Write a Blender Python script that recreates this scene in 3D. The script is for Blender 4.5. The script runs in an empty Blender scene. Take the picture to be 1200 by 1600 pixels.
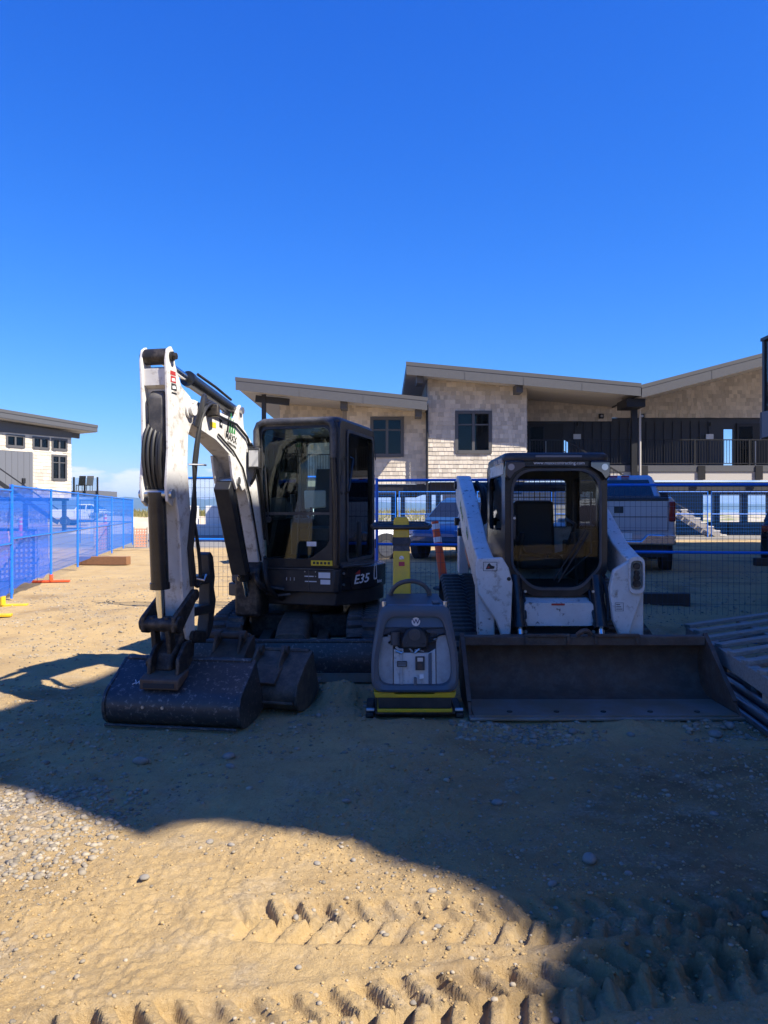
import bpy, math, random
import numpy as np
from mathutils import Vector, Matrix
random.seed(7); np.random.seed(7)
S = bpy.context.scene
COL = S.collection
R = math.radians
# ------------------------------------------------------------------ camera, sky, sun, exposure
EYE = 1.6
cd = bpy.data.cameras.new('camera'); cam = bpy.data.objects.new('camera', cd); COL.objects.link(cam)
cam.location = (0, 0, EYE); cam.rotation_euler = (R(90), 0, 0)
cd.sensor_fit = 'VERTICAL'; cd.sensor_height = 36.0; cd.lens = 36.0 * 1200 / 1600
cd.shift_y = -4 / 1600; cd.clip_start = 0.05; cd.clip_end = 40000
S.camera = cam
SUN = Vector((0.735, -0.49, 1.0)).normalized()
elev = math.asin(SUN.z)
W = bpy.data.worlds.new('World'); S.world = W; W.use_nodes = True
nt = W.node_tree; nt.nodes.clear()
def N(t, typ, **k):
    n = t.nodes.new(typ)
    for a, b in k.items():
        if a == 'inp':
            for i, v in b.items(): n.inputs[i].default_value = v
        else: setattr(n, a, b)
    return n
out = N(nt, 'ShaderNodeOutputWorld'); bg = N(nt, 'ShaderNodeBackground', inp={'Strength': 0.1})
sky = N(nt, 'ShaderNodeTexSky', sky_type='NISHITA', sun_disc=False, sun_elevation=elev,
        sun_rotation=math.atan2(SUN.x, SUN.y), altitude=0, air_density=1.0, dust_density=0.05, ozone_density=4.0)
# camera-like colour response of the clear sky: one power curve per channel
spc = N(nt, 'ShaderNodeSeparateColor'); cmb = N(nt, 'ShaderNodeCombineColor')
nt.links.new(sky.outputs[0], spc.inputs[0])
for ch, (pw, k) in enumerate(((1.8, 0.10), (1.1, 0.41), (0.62, 1.72))):
    pn = N(nt, 'ShaderNodeMath', operation='POWER', inp={1: pw}); mn = N(nt, 'ShaderNodeMath', operation='MULTIPLY', inp={1: k}); cn = N(nt, 'ShaderNodeMath', operation='MINIMUM', inp={1: 8.0})
    nt.links.new(spc.outputs[ch], pn.inputs[0]); nt.links.new(pn.outputs[0], mn.inputs[0]); nt.links.new(mn.outputs[0], cn.inputs[0]); nt.links.new(cn.outputs[0], cmb.inputs[ch])
# low cumulus bank all round the horizon
tc = N(nt, 'ShaderNodeTexCoord'); sep = N(nt, 'ShaderNodeSeparateXYZ')
mp = N(nt, 'ShaderNodeMapping'); mp.inputs['Scale'].default_value = (13, 13, 40)
nz = N(nt, 'ShaderNodeTexNoise', inp={'Scale': 1.0, 'Detail': 7.0, 'Roughness': 0.58})
band = N(nt, 'ShaderNodeValToRGB')
e = band.color_ramp.elements; e[0].position = 0.0; e[0].color = (.5, .5, .5, 1); e[1].position = 0.062; e[1].color = (0, 0, 0, 1)
for ps_, vl_ in ((0.02, .80), (0.038, 1.0), (0.050, .82)): m_ = e.new(ps_); m_.color = (vl_, vl_, vl_, 1)
mul = N(nt, 'ShaderNodeMath', operation='MULTIPLY_ADD', inp={1: 0.55})
thr = N(nt, 'ShaderNodeMapRange', inp={'From Min': 0.89, 'From Max': 1.02})
mixc = N(nt, 'ShaderNodeMix', data_type='RGBA')
mixc.inputs['B'].default_value = (4.7, 4.9, 5.2, 1)
L = nt.links.new
L(tc.outputs['Generated'], sep.inputs[0]); L(tc.outputs['Generated'], mp.inputs[0]); L(mp.outputs[0], nz.inputs['Vector'])
L(sep.outputs['Z'], band.inputs[0]); L(band.outputs[0], mul.inputs[0]); L(nz.outputs[0], mul.inputs[2]); L(mul.outputs[0], thr.inputs['Value'])
L(cmb.outputs[0], mixc.inputs['A']); L(thr.outputs[0], mixc.inputs['Factor'])
L(mixc.outputs['Result'], bg.inputs['Color']); L(bg.outputs[0], out.inputs['Surface'])
sd = bpy.data.lights.new('sun', 'SUN'); sd.energy = 4.4; sd.angle = R(0.55); sd.color = (1.0, 0.93, 0.82)
sun = bpy.data.objects.new('sun', sd); COL.objects.link(sun); sun.rotation_euler = SUN.to_track_quat('Z', 'Y').to_euler(); sun.location = (20, -15, 30)
S.view_settings.view_transform = 'Standard'; S.view_settings.look = 'None'
S.view_settings.exposure = 1.2; S.view_settings.gamma = 1.0
S.render.engine = 'CYCLES'

# ------------------------------------------------------------------ materials
MATS = {}
def mat(name, col, rough=0.6, metal=0.0, col2=None, nscale=6.0, bump=0.0, bscale=60.0, dirt=None, dscale=3.0, damt=0.5,
        spec=0.5, coat=0.0, island=0.0, stretch=None, thr=(0.45, 0.7)):
    if name in MATS: return MATS[name]
    m = bpy.data.materials.new(name); m.use_nodes = True; t = m.node_tree; b = t.nodes['Principled BSDF']
    b.inputs['Roughness'].default_value = rough; b.inputs['Metallic'].default_value = metal
    b.inputs['Specular IOR Level'].default_value = spec; b.inputs['Coat Weight'].default_value = coat
    tcn = N(t, 'ShaderNodeTexCoord'); vec = tcn.outputs['Object']
    if stretch:
        mpn = N(t, 'ShaderNodeMapping'); mpn.inputs['Scale'].default_value = stretch; t.links.new(vec, mpn.inputs[0]); vec = mpn.outputs[0]
    cur = None
    def mix(fac, a, bcol):
        mx = N(t, 'ShaderNodeMix', data_type='RGBA')
        t.links.new(fac, mx.inputs['Factor'])
        if a is None: mx.inputs['A'].default_value = (*col, 1)
        else: t.links.new(a, mx.inputs['A'])
        mx.inputs['B'].default_value = (*bcol, 1)
        return mx.outputs['Result']
    if col2:
        n1 = N(t, 'ShaderNodeTexNoise', inp={'Scale': nscale, 'Detail': 6.0, 'Roughness': 0.65}); t.links.new(vec, n1.inputs['Vector'])
        r1 = N(t, 'ShaderNodeMapRange', inp={'From Min': 0.32, 'From Max': 0.68}); t.links.new(n1.outputs[0], r1.inputs['Value'])
        cur = mix(r1.outputs[0], cur, col2)
    if dirt:
        n2 = N(t, 'ShaderNodeTexNoise', inp={'Scale': dscale, 'Detail': 9.0, 'Roughness': 0.72}); t.links.new(vec, n2.inputs['Vector'])
        r2 = N(t, 'ShaderNodeMapRange', inp={'From Min': thr[0], 'From Max': thr[1], 'To Max': damt}); t.links.new(n2.outputs[0], r2.inputs['Value'])
        cur = mix(r2.outputs[0], cur, dirt)
    if island:
        g = N(t, 'ShaderNodeNewGeometry'); hsv = N(t, 'ShaderNodeHueSaturation')
        r3 = N(t, 'ShaderNodeMapRange', inp={'To Min': 1 - island, 'To Max': 1 + island}); t.links.new(g.outputs['Random Per Island'], r3.inputs['Value'])
        t.links.new(r3.outputs[0], hsv.inputs['Value'])
        if cur is None: hsv.inputs['Color'].default_value = (*col, 1)
        else: t.links.new(cur, hsv.inputs['Color'])
        cur = hsv.outputs[0]
    if cur is None: b.inputs['Base Color'].default_value = (*col, 1)
    else: t.links.new(cur, b.inputs['Base Color'])
    if bump:
        n3 = N(t, 'ShaderNodeTexNoise', inp={'Scale': bscale, 'Detail': 5.0}); t.links.new(vec, n3.inputs['Vector'])
        bp = N(t, 'ShaderNodeBump', inp={'Strength': bump, 'Distance': 0.01}); t.links.new(n3.outputs[0], bp.inputs['Height']); t.links.new(bp.outputs[0], b.inputs['Normal'])
    MATS[name] = m
    return m
def glassmat(name, tint, refl=1.0, rough=0.01, opacity=0.0):
    if name in MATS: return MATS[name]
    m = bpy.data.materials.new(name); m.use_nodes = True; t = m.node_tree; t.nodes.clear()
    o = N(t, 'ShaderNodeOutputMaterial'); tr = N(t, 'ShaderNodeBsdfTransparent'); tr.inputs[0].default_value = (*tint, 1)
    gl = N(t, 'ShaderNodeBsdfGlossy', inp={'Roughness': rough}); gl.inputs['Color'].default_value = (refl, refl, refl, 1)
    fr = N(t, 'ShaderNodeFresnel', inp={'IOR': 1.33}); mx = N(t, 'ShaderNodeMixShader')
    ad = N(t, 'ShaderNodeMath', operation='MULTIPLY_ADD', inp={1: 1.0, 2: 0.0}, use_clamp=True)
    t.links.new(fr.outputs[0], ad.inputs[0]); t.links.new(ad.outputs[0], mx.inputs[0]); t.links.new(tr.outputs[0], mx.inputs[1]); t.links.new(gl.outputs[0], mx.inputs[2])
    t.links.new(mx.outputs[0], o.inputs[0]); MATS[name] = m
    return m
white = mat('machine_white', (0.72, 0.71, 0.68), 0.45, col2=(0.60, 0.575, 0.53), nscale=3.5, dirt=(0.24, 0.185, 0.125), dscale=11, damt=0.75, thr=(0.53, 0.66), bump=0.12, bscale=25)
white_worn = mat('worn_white', (0.72, 0.71, 0.68), 0.45, col2=(0.60, 0.575, 0.53), nscale=5, dirt=(0.10, 0.075, 0.055), dscale=17, damt=0.9, thr=(0.57, 0.64), bump=0.12, bscale=25)
black = mat('black_paint', (0.020, 0.021, 0.024), 0.45, dirt=(0.09, 0.08, 0.065), dscale=4, damt=0.5)
black_gloss = mat('black_gloss', (0.014, 0.015, 0.018), 0.25, dirt=(0.07, 0.065, 0.055), dscale=5, damt=0.35)
cabgrey = mat('cab_frame_grey', (0.045, 0.045, 0.047), 0.5, dirt=(0.22, 0.20, 0.17), dscale=6, damt=0.6)
darkgrey = mat('dark_grey_plastic', (0.055, 0.06, 0.068), 0.55, dirt=(0.16, 0.14, 0.11), dscale=5, damt=0.4)
midgrey = mat('compactor_grey', (0.36, 0.37, 0.37), 0.45, dirt=(0.12, 0.10, 0.08), dscale=7, damt=0.5)
slate = mat('compactor_slate', (0.060, 0.085, 0.115), 0.42, dirt=(0.14, 0.12, 0.10), dscale=6, damt=0.35)
rubber = mat('rubber', (0.042, 0.042, 0.042), 0.8, dirt=(0.20, 0.17, 0.13), dscale=7, damt=0.65, bump=0.3)
hose = mat('hose_rubber', (0.016, 0.016, 0.017), 0.5)
steel = mat('bucket_steel', (0.040, 0.043, 0.050), 0.42, 0.3, col2=(0.065, 0.062, 0.06), dirt=(0.26, 0.23, 0.20), dscale=30, damt=0.75, thr=(0.55, 0.63), bump=0.15)
steel_dirty = mat('bucket_steel_dirty', (0.05, 0.045, 0.042), 0.65, 0.2, col2=(0.10, 0.08, 0.06), nscale=9, dirt=(0.20, 0.16, 0.12), dscale=10, damt=0.7, bump=0.3)
rust = mat('rusty_steel', (0.075, 0.054, 0.044), 0.7, 0.2, col2=(0.13, 0.078, 0.05), nscale=4, dirt=(0.17, 0.14, 0.11), dscale=9, damt=0.6, bump=0.25)
wornfloor = mat('worn_bucket_floor', (0.26, 0.24, 0.215), 0.5, 0.3, col2=(0.24, 0.155, 0.085), nscale=3, dirt=(0.24, 0.19, 0.13), dscale=6, damt=0.6, bump=0.2)
grease = mat('greasy_steel', (0.022, 0.020, 0.019), 0.5, 0.3, dirt=(0.16, 0.13, 0.10), dscale=14, damt=0.7, bump=0.3)
chrome = mat('chrome_rod', (0.65, 0.65, 0.63), 0.16, 1.0)
bolt = mat('zinc_bolt', (0.5, 0.5, 0.5), 0.35, 0.9)
yellow = mat('yellow_paint', (0.72, 0.46, 0.012), 0.45, dirt=(0.25, 0.17, 0.06), dscale=6, damt=0.4)
yellow_sticker = mat('yellow_sticker', (0.75, 0.55, 0.03), 0.5)
sticker_white = mat('white_sticker', (0.72, 0.72, 0.72), 0.5)
sticker_green = mat('green_sticker', (0.03, 0.22, 0.06), 0.5)
sticker_red = mat('red_sticker', (0.42, 0.035, 0.03), 0.5)
sticker_black = mat('black_print', (0.02, 0.02, 0.02), 0.5)
sticker_orange = mat('orange_stripe', (0.55, 0.13, 0.05), 0.5)
fence_blue = mat('fence_blue', (0.008, 0.17, 0.70), 0.4, dirt=(0.10, 0.13, 0.2), dscale=9, damt=0.3)
wire_grey = mat('fence_wire', (0.035, 0.055, 0.11), 0.5, 0.3)
wire_blue = mat('fence_wire_blue', (0.015, 0.20, 0.74), 0.45)
timber = mat('brown_timber', (0.27, 0.13, 0.055), 0.75, col2=(0.19, 0.09, 0.04), nscale=5, stretch=(1, 12, 12), bump=0.3)
oldwood = mat('weathered_wood', (0.40, 0.355, 0.30), 0.8, col2=(0.25, 0.22, 0.185), nscale=4, stretch=(2, 14, 14), bump=0.4)
darkwood = mat('dark_timber', (0.06, 0.045, 0.038), 0.8, col2=(0.035, 0.028, 0.024), nscale=5, bump=0.3)
shingle = mat('cedar_shingle', (0.62, 0.55, 0.445), 0.85, col2=(0.53, 0.46, 0.365), nscale=2.5, island=0.2, bump=0.3, bscale=30)
trimgrey = mat('fascia_grey', (0.085, 0.085, 0.09), 0.6, col2=(0.075, 0.075, 0.08))
soffit = mat('soffit', (0.46, 0.42, 0.37), 0.7)
sidingdark = mat('dark_board_siding', (0.045, 0.052, 0.066), 0.6, col2=(0.038, 0.044, 0.056))
sidinggrey = mat('grey_board_siding', (0.13, 0.135, 0.15), 0.6)
bronze = mat('bronze_frame', (0.085, 0.082, 0.080), 0.5)
blackmetal = mat('black_railing', (0.015, 0.015, 0.016), 0.45)
cream = mat('cream_wall', (0.62, 0.58, 0.50), 0.8)
taupe = mat('taupe_wall', (0.24, 0.215, 0.19), 0.8)
concrete = mat('concrete', (0.46, 0.45, 0.42), 0.85, col2=(0.38, 0.37, 0.35), bump=0.3)
whiteblock = mat('whitewashed_concrete', (0.72, 0.71, 0.69), 0.8, col2=(0.62, 0.61, 0.59))
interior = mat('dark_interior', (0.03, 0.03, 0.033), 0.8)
orange = mat('safety_orange', (0.75, 0.09, 0.02), 0.5)
orangeply = mat('orange_netting', (0.55, 0.17, 0.08), 0.7, col2=(0.62, 0.42, 0.30), nscale=26)
pinkply = mat('pink_netting', (0.45, 0.22, 0.22), 0.7, col2=(0.20, 0.20, 0.42), nscale=22)
seatm = mat('seat_vinyl', (0.025, 0.026, 0.028), 0.6)
lampglass = mat('lamp_lens', (0.55, 0.56, 0.58), 0.12, 0.5)
redlens = mat('red_lens', (0.24, 0.008, 0.01), 0.15, coat=0.6)
silver = mat('silver_car_paint', (0.42, 0.45, 0.50), 0.3, 0.55, coat=0.6)
carwhite = mat('white_car_paint', (0.74, 0.75, 0.76), 0.28, coat=0.6)
carblue = mat('blue_car_paint', (0.03, 0.09, 0.22), 0.28, 0.3, coat=0.7)
carblack = mat('black_car_paint', (0.012, 0.013, 0.016), 0.22, coat=0.8)
tyre = mat('tyre', (0.02, 0.02, 0.021), 0.8)
rim = mat('alloy_rim', (0.35, 0.36, 0.38), 0.3, 0.9)
pipe_steel = mat('galvanised_pipe', (0.36, 0.38, 0.41), 0.3, 0.85, col2=(0.22, 0.23, 0.26))
stone_m = mat('stone', (0.30, 0.265, 0.215), 0.8, col2=(0.19, 0.17, 0.14), nscale=9, bump=0.3, island=0.25)
glass_cab = glassmat('cab_glass', (0.86, 0.95, 0.94))
glass_skid = glassmat('loader_glass', (0.86, 0.91, 0.93), 0.4)
glass_win = glassmat('window_glass', (0.55, 0.60, 0.62), 1.0)
glass_bal = glassmat('balcony_glass', (0.86, 0.91, 0.92))
glass_car = glassmat('car_glass', (0.10, 0.13, 0.16))
def tarp():
    m = bpy.data.materials.new('blue_screen_mesh'); m.use_nodes = True; t = m.node_tree; b = t.nodes['Principled BSDF']
    b.inputs['Base Color'].default_value = (0.0, 0.10, 0.66, 1); b.inputs['Roughness'].default_value = 0.7
    o = t.nodes['Material Output']; tr = N(t, 'ShaderNodeBsdfTransparent'); mx = N(t, 'ShaderNodeMixShader', inp={0: 0.62})
    t.links.new(tr.outputs[0], mx.inputs[1]); t.links.new(b.outputs[0], mx.inputs[2]); t.links.new(mx.outputs[0], o.inputs[0]); return m
tarp_m = tarp()

# ------------------------------------------------------------------ mesh helpers
V = Vector
ORG = {}
class MB:
    def __init__(s): s.v = []; s.f = []
    def add(s, vs, fs):
        o = len(s.v); s.v += [tuple(p) for p in vs]; s.f += [tuple(i + o for i in f) for f in fs]; return s
    def obox(s, c, ax, h):
        c = V(c); a = [V(x) * k for x, k in zip(ax, h)]
        vs = [c + a[0]*i + a[1]*j + a[2]*k for i in (-1, 1) for j in (-1, 1) for k in (-1, 1)]
        return s.add(vs, [(0,1,3,2),(4,6,7,5),(0,4,5,1),(2,3,7,6),(0,2,6,4),(1,5,7,3)])
    def box(s, p0, p1):
        c = [(a+b)/2 for a, b in zip(p0, p1)]; h = [abs(b-a)/2 for a, b in zip(p0, p1)]
        return s.obox(c, ((1,0,0),(0,1,0),(0,0,1)), h)
    def beam(s, p, q, w, h, up=(0,0,1)):
        p, q = V(p), V(q); d = (q-p); l = d.length; d.normalize(); u = V(up)
        x = d.cross(u)
        if x.length < 1e-4: x = d.cross(V((1,0,0)))
        x.normalize(); u = x.cross(d)
        return s.obox((p+q)/2, (d, x, u), (l/2, w/2, h/2))
    def cyl(s, p, q, r, n=14, r2=None):
        p, q = V(p), V(q); r2 = r if r2 is None else r2; d = (q-p).normalized()
        x = d.orthogonal().normalized(); y = d.cross(x)
        vs = []
        for i in range(n):
            a = 2*math.pi*i/n; k = x*math.cos(a) + y*math.sin(a); vs += [p + k*r, q + k*r2]
        fs = [(2*i, 2*((i+1)%n), 2*((i+1)%n)+1, 2*i+1) for i in range(n)]
        fs += [tuple(2*i for i in range(n))[::-1], tuple(2*i+1 for i in range(n))]
        return s.add(vs, fs)
    def tube(s, pts, r, n=7):
        pts = [V(p) for p in pts]; vs = []; x = None
        for i, p in enumerate(pts):
            d = (pts[min(i+1, len(pts)-1)] - pts[max(i-1, 0)]).normalized()
            x = d.orthogonal().normalized() if x is None else (x - d*x.dot(d)).normalized()
            y = d.cross(x)
            vs += [p + (x*math.cos(2*math.pi*k/n) + y*math.sin(2*math.pi*k/n))*r for k in range(n)]
        fs = [(i*n+k, i*n+(k+1)%n, (i+1)*n+(k+1)%n, (i+1)*n+k) for i in range(len(pts)-1) for k in range(n)]
        fs += [tuple(range(n))[::-1], tuple((len(pts)-1)*n+k for k in range(n))]
        return s.add(vs, fs)
    def prism(s, poly, ext):
        poly = [V(p) for p in poly]; e = V(ext); n = len(poly)
        return s.add(poly + [p+e for p in poly], [tuple(range(n))[::-1], tuple(range(n, 2*n))] + [(i, (i+1)%n, n+(i+1)%n, n+i) for i in range(n)])
    def ring(s, outer, inner, ext):
        n = len(outer); e = V(ext); o = [V(p) for p in outer]; i_ = [V(p) for p in inner]
        vs = o + i_ + [p+e for p in o] + [p+e for p in i_]; fs = []
        for i in range(n):
            j = (i+1) % n
            fs += [(i, j, n+j, n+i), (2*n+i, 3*n+i, 3*n+j, 2*n+j), (i, 2*n+i, 2*n+j, j), (n+i, n+j, 3*n+j, 3*n+i)]
        return s.add(vs, fs)
    def strip(s, prof, width_vec, thick=None):
        n = len(prof); w = V(width_vec); p = [V(a) for a in prof]
        return s.add(p + [a+w for a in p], [(i, i+1, n+i+1, n+i) for i in range(n-1)])
    def loft(s, loops, cap=True):
        n = len(loops[0]); vs = [p for l in loops for p in l]
        fs = [(k*n+i, k*n+(i+1)%n, (k+1)*n+(i+1)%n, (k+1)*n+i) for k in range(len(loops)-1) for i in range(n)]
        if cap: fs += [tuple(range(n))[::-1], tuple((len(loops)-1)*n+i for i in range(n))]
        return s.add(vs, fs)
    def build(s, name, m, parent=None, bevel=0, smooth=35, kind=None, label=None, seg=2, solid=0):
        me = bpy.data.meshes.new(name); o_ = ORG.get(parent.name, V((0,0,0))) if parent else V((0,0,0))
        me.from_pydata([(x-o_.x, y-o_.y, z-o_.z) for x, y, z in s.v], [], s.f); me.update()
        import bmesh
        b = bmesh.new(); b.from_mesh(me); bmesh.ops.recalc_face_normals(b, faces=b.faces); b.to_mesh(me); b.free()
        if smooth: me.shade_smooth(); me.set_sharp_from_angle(angle=R(smooth))
        me.materials.append(m)
        ob = bpy.data.objects.new(name, me); COL.objects.link(ob)
        if parent: ob.parent = parent; ORG[ob.name] = o_
        if solid:
            md = ob.modifiers.new('solid', 'SOLIDIFY'); md.thickness = solid; md.offset = 0
        if bevel:
            md = ob.modifiers.new('bevel', 'BEVEL'); md.width = bevel; md.segments = seg; md.limit_method = 'ANGLE'; md.angle_limit = R(40); md.harden_normals = False
        if kind: ob['kind'] = kind
        if label: ob['label'] = label
        return ob
def thing(name, loc, label, cat, group=None):
    o = bpy.data.objects.new(name, None); COL.objects.link(o); o.location = loc; o.empty_display_size = 0.1
    o['label'] = label; o['category'] = cat
    if group: o['group'] = group
    ORG[o.name] = V(loc); return o
def tag(o, label, cat, group=None):
    o['label'] = label; o['category'] = cat
    if group: o['group'] = group
    return o
def copy_tree(o, parent=None):
    c = o.copy(); COL.objects.link(c); c.parent = parent
    for ch in list(o.children): copy_tree(ch, c)
    return c
def round_poly(pts, rad, n=5):
    res = []; m = len(pts)
    for i in range(m):
        p, a, b = V(pts[i]), V(pts[i-1]), V(pts[(i+1) % m]); r = rad[i] if isinstance(rad, (list, tuple)) else rad
        d1 = (a-p); d2 = (b-p); r1 = min(r, d1.length*.49, d2.length*.49)
        s0 = p + d1.normalized()*r1; s1 = p + d2.normalized()*r1
        for k in range(n+1):
            t = k/n; res.append(s0*(1-t)**2 + p*2*t*(1-t) + s1*t*t)
    return res
def text(s, size, loc, xdir, ydir, m, parent, name='lettering', shear=0.0, align='CENTER', off=0.002, sx=1.0):
    c = bpy.data.curves.new('t', 'FONT'); c.body = s; c.size = size; c.align_x = align; c.align_y = 'CENTER'; c.shear = shear; c.extrude = 0.0008; c.resolution_u = 2
    c.offset = size*0.012
    t = bpy.data.objects.new('t', c); COL.objects.link(t); dg = bpy.context.evaluated_depsgraph_get()
    me = bpy.data.meshes.new_from_object(t.evaluated_get(dg)); bpy.data.objects.remove(t); bpy.data.curves.remove(c)
    x, y = V(xdir).normalized(), V(ydir).normalized(); y = (y - x*x.dot(y)).normalized(); z = x.cross(y)
    o_ = ORG.get(parent.name, V((0,0,0)))
    M = Matrix((( x.x*sx, y.x, z.x, 0), (x.y*sx, y.y, z.y, 0), (x.z*sx, y.z, z.z, 0), (0,0,0,1)))
    l = V(loc) + z*off - o_
    me.transform(Matrix.Translation(l) @ M); me.materials.clear(); me.materials.append(m)
    ob = bpy.data.objects.new(name, me); COL.objects.link(ob); ob.parent = parent; ORG[ob.name] = o_
    return ob
def lerp(a, b, t): return a + (b-a)*t
def bez(p0, p1, p2, p3, n=14):
    p0, p1, p2, p3 = V(p0), V(p1), V(p2), V(p3)
    return [p0*(1-t)**3 + p1*3*t*(1-t)**2 + p2*3*t*t*(1-t) + p3*t**3 for t in [i/n for i in range(n+1)]]

# ------------------------------------------------------------------ terrain
def sst(a, b, x):
    t = np.clip((x-a)/(b-a), 0, 1); return t*t*(3-2*t)
_tab = np.random.RandomState(3).rand(512, 512)
def vnoise(x, y):
    xi = np.floor(x).astype(int); yi = np.floor(y).astype(int); fx = x-xi; fy = y-yi
    fx = fx*fx*(3-2*fx); fy = fy*fy*(3-2*fy); g = lambda i, j: _tab[i % 512, j % 512]
    return (g(xi,yi)*(1-fx)+g(xi+1,yi)*fx)*(1-fy) + (g(xi,yi+1)*(1-fx)+g(xi+1,yi+1)*fx)*fy - 0.5
def fbm(x, y, o=4):
    r = 0; a = 1
    for k in range(o): r = r + a*vnoise(x*2**k + 17*k, y*2**k + 5*k); a *= 0.5
    return r
def base_h(x, y):
    x = np.asarray(x, float); y = np.asarray(y, float)
    hr = 0.18*sst(9.4, 10.8, y) + 0.15*sst(11, 15, y) + 0.08*sst(16, 30, y)
    hl = 0.10*sst(8.5, 13, y)
    r = sst(-6, -2.2, x)
    h = hr*r + hl*(1-r)
    h = h*(1 - sst(60, 75, y)) + 0.15*sst(60, 75, y)
    h = h + 1.0*sst(78, 98, y) - 4.6*sst(108, 150, y)
    return h
def gz(x, y): return float(base_h(x, y))
def tread(x, y, p0, p1, w, pitch, depth, seed=0):
    d = np.array(p1) - np.array(p0); Ln = np.hypot(*d); d = d/Ln
    s = (x-p0[0])*d[0] + (y-p0[1])*d[1]; t = -(x-p0[0])*d[1] + (y-p0[1])*d[0]
    wob = 0.02*vnoise(s*3+seed, t*3)
    s2 = s + wob
    up = t > 0
    ph = np.where(up, s2 + 0.40*t, s2 - 0.40*t + pitch*0.5)/pitch
    fr = np.abs((ph - np.floor(ph)) - 0.5)*2
    bar = sst(0.32, 0.68, fr)
    inside = sst(0, 0.03, w/2 - np.abs(t)) * sst(0, 0.15, s)*sst(0, 0.15, Ln - s)
    strength = np.clip(0.75 + 1.1*fbm(s*1.3+seed, t*2, 2), 0.15, 1.15)
    ridge = np.exp(-((np.abs(t) - w/2 - 0.025)/0.03)**2)*sst(0, 0.15, s)*sst(0, 0.15, Ln-s)
    bar = bar*(1 - .35*np.abs(fbm(x*40+seed, y*40, 2)))
    return inside*(depth*1.25*(bar - 0.62))*strength + 0.35*depth*ridge*strength
def full_h(x, y):
    h = base_h(x, y)
    near = 1 - sst(9, 16, y)
    h = h + near*(0.055*fbm(x*0.9, y*0.9, 3) + 0.03*fbm(x*2.1+3, y*2.1, 2) + 0.016*fbm(x*4+9, y*4, 3) + 0.011*fbm(x*17, y*17+3, 3) + 0.004*np.abs(fbm(x*55, y*55+3, 2))) + (1-near)*0.03*fbm(x*.8, y*.8, 3)
    rough = sst(0.0, 0.25, fbm(x*0.7+4, y*0.7+8, 2)+0.08)
    h = h + near*rough*0.022*np.abs(fbm(x*26, y*26, 3))
    h = h + tread(x, y, (-1.15, 2.20), (1.95, 2.86), 0.36, 0.125, 0.052, 1)
    h = h + tread(x, y, (-0.62, 2.98), (2.1, 3.02), 0.30, 0.118, 0.038, 5)
    h = h + tread(x, y, (0.6, 2.55), (2.6, 3.35), 0.34, 0.13, 0.034, 9)
    h = h + 0.13*np.exp(-(((x+.42)/.33)**2 + ((y-6.45)/.28)**2))*(1+.6*fbm(x*6, y*6, 3))
    h = h + 0.045*np.exp(-(((x-1.9)/.9)**2 + ((y-5.62)/.12)**2))*(1+1.2*fbm(x*5, y*5, 3))
    h = h - 0.03*np.exp(-(((x-.35)/.4)**2 + ((y-3.75)/.14)**2))
    # keep the ground under the parked machines and tools flat
    def flat(x0, x1, y0, y1, m=.12): return sst(x0-m, x0, x)*(1-sst(x1, x1+m, x))*sst(y0-m, y0, y)*(1-sst(y1, y1+m, y))
    f = np.maximum.reduce([flat(-1.75, .02, 6.95, 9.45), flat(.6, 2.62, 7.0, 9.1), flat(-2.08, -1.0, 5.4, 6.15), flat(.7, 2.75, 5.84, 6.8), flat(-.14, .56, 5.84, 6.4), flat(-1.1, -.6, 5.95, 6.5)])
    h = h*(1-f) + f*(base_h(x, y) + 0.004)
    return h
def axis(segs):
    out = [segs[0][0]]
    for a, b, st0, st1 in segs:
        p = a
        while p < b - 1e-6:
            t = (p-a)/(b-a); st = st0 + (st1-st0)*t; p += max(st, 1e-4)
            out.append(min(p, b))
    return np.array(sorted(set(np.round(out, 5))))
xs = axis([(-3000,-200,300,100),(-200,-30,30,5),(-30,-8,3,.4),(-8,-2.6,.3,.04),(-2.6,-1.5,.0155,.0125),(-1.5,1.3,.0092,.0092),(1.3,2.4,.0125,.0155),(2.4,8,.04,.3),(8,30,.4,3),(30,200,5,30),(200,3000,100,300)])
ys = axis([(-60,-5,10,2),(-5,1.9,1,.08),(1.9,3.3,.0088,.0092),(3.3,4.2,.013,.017),(4.2,7,.02,.04),(7,14,.05,.2),(14,60,.3,2),(60,160,2,3),(160,400,20,60)])
GX, GY = np.meshgrid(xs, ys); GZ = full_h(GX, GY)
nx, ny = len(xs), len(ys)
me = bpy.data.meshes.new('ground')
idx = np.arange(nx*ny).reshape(ny, nx)
quads = np.stack([idx[:-1,:-1], idx[:-1,1:], idx[1:,1:], idx[1:,:-1]], -1).reshape(-1, 4)
me.vertices.add(nx*ny); me.vertices.foreach_set('co', np.stack([GX, GY, GZ], -1).astype(np.float32).ravel())
me.loops.add(quads.size); me.loops.foreach_set('vertex_index', quads.astype(np.int32).ravel())
me.polygons.add(len(quads)); me.polygons.foreach_set('loop_start', np.arange(0, quads.size, 4, dtype=np.int32)); me.polygons.foreach_set('loop_total', np.full(len(quads), 4, np.int32))
me.update(calc_edges=True); me.validate(); me.shade_smooth()
ground = bpy.data.objects.new('ground', me); COL.objects.link(ground); ground['kind'] = 'structure'
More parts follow.
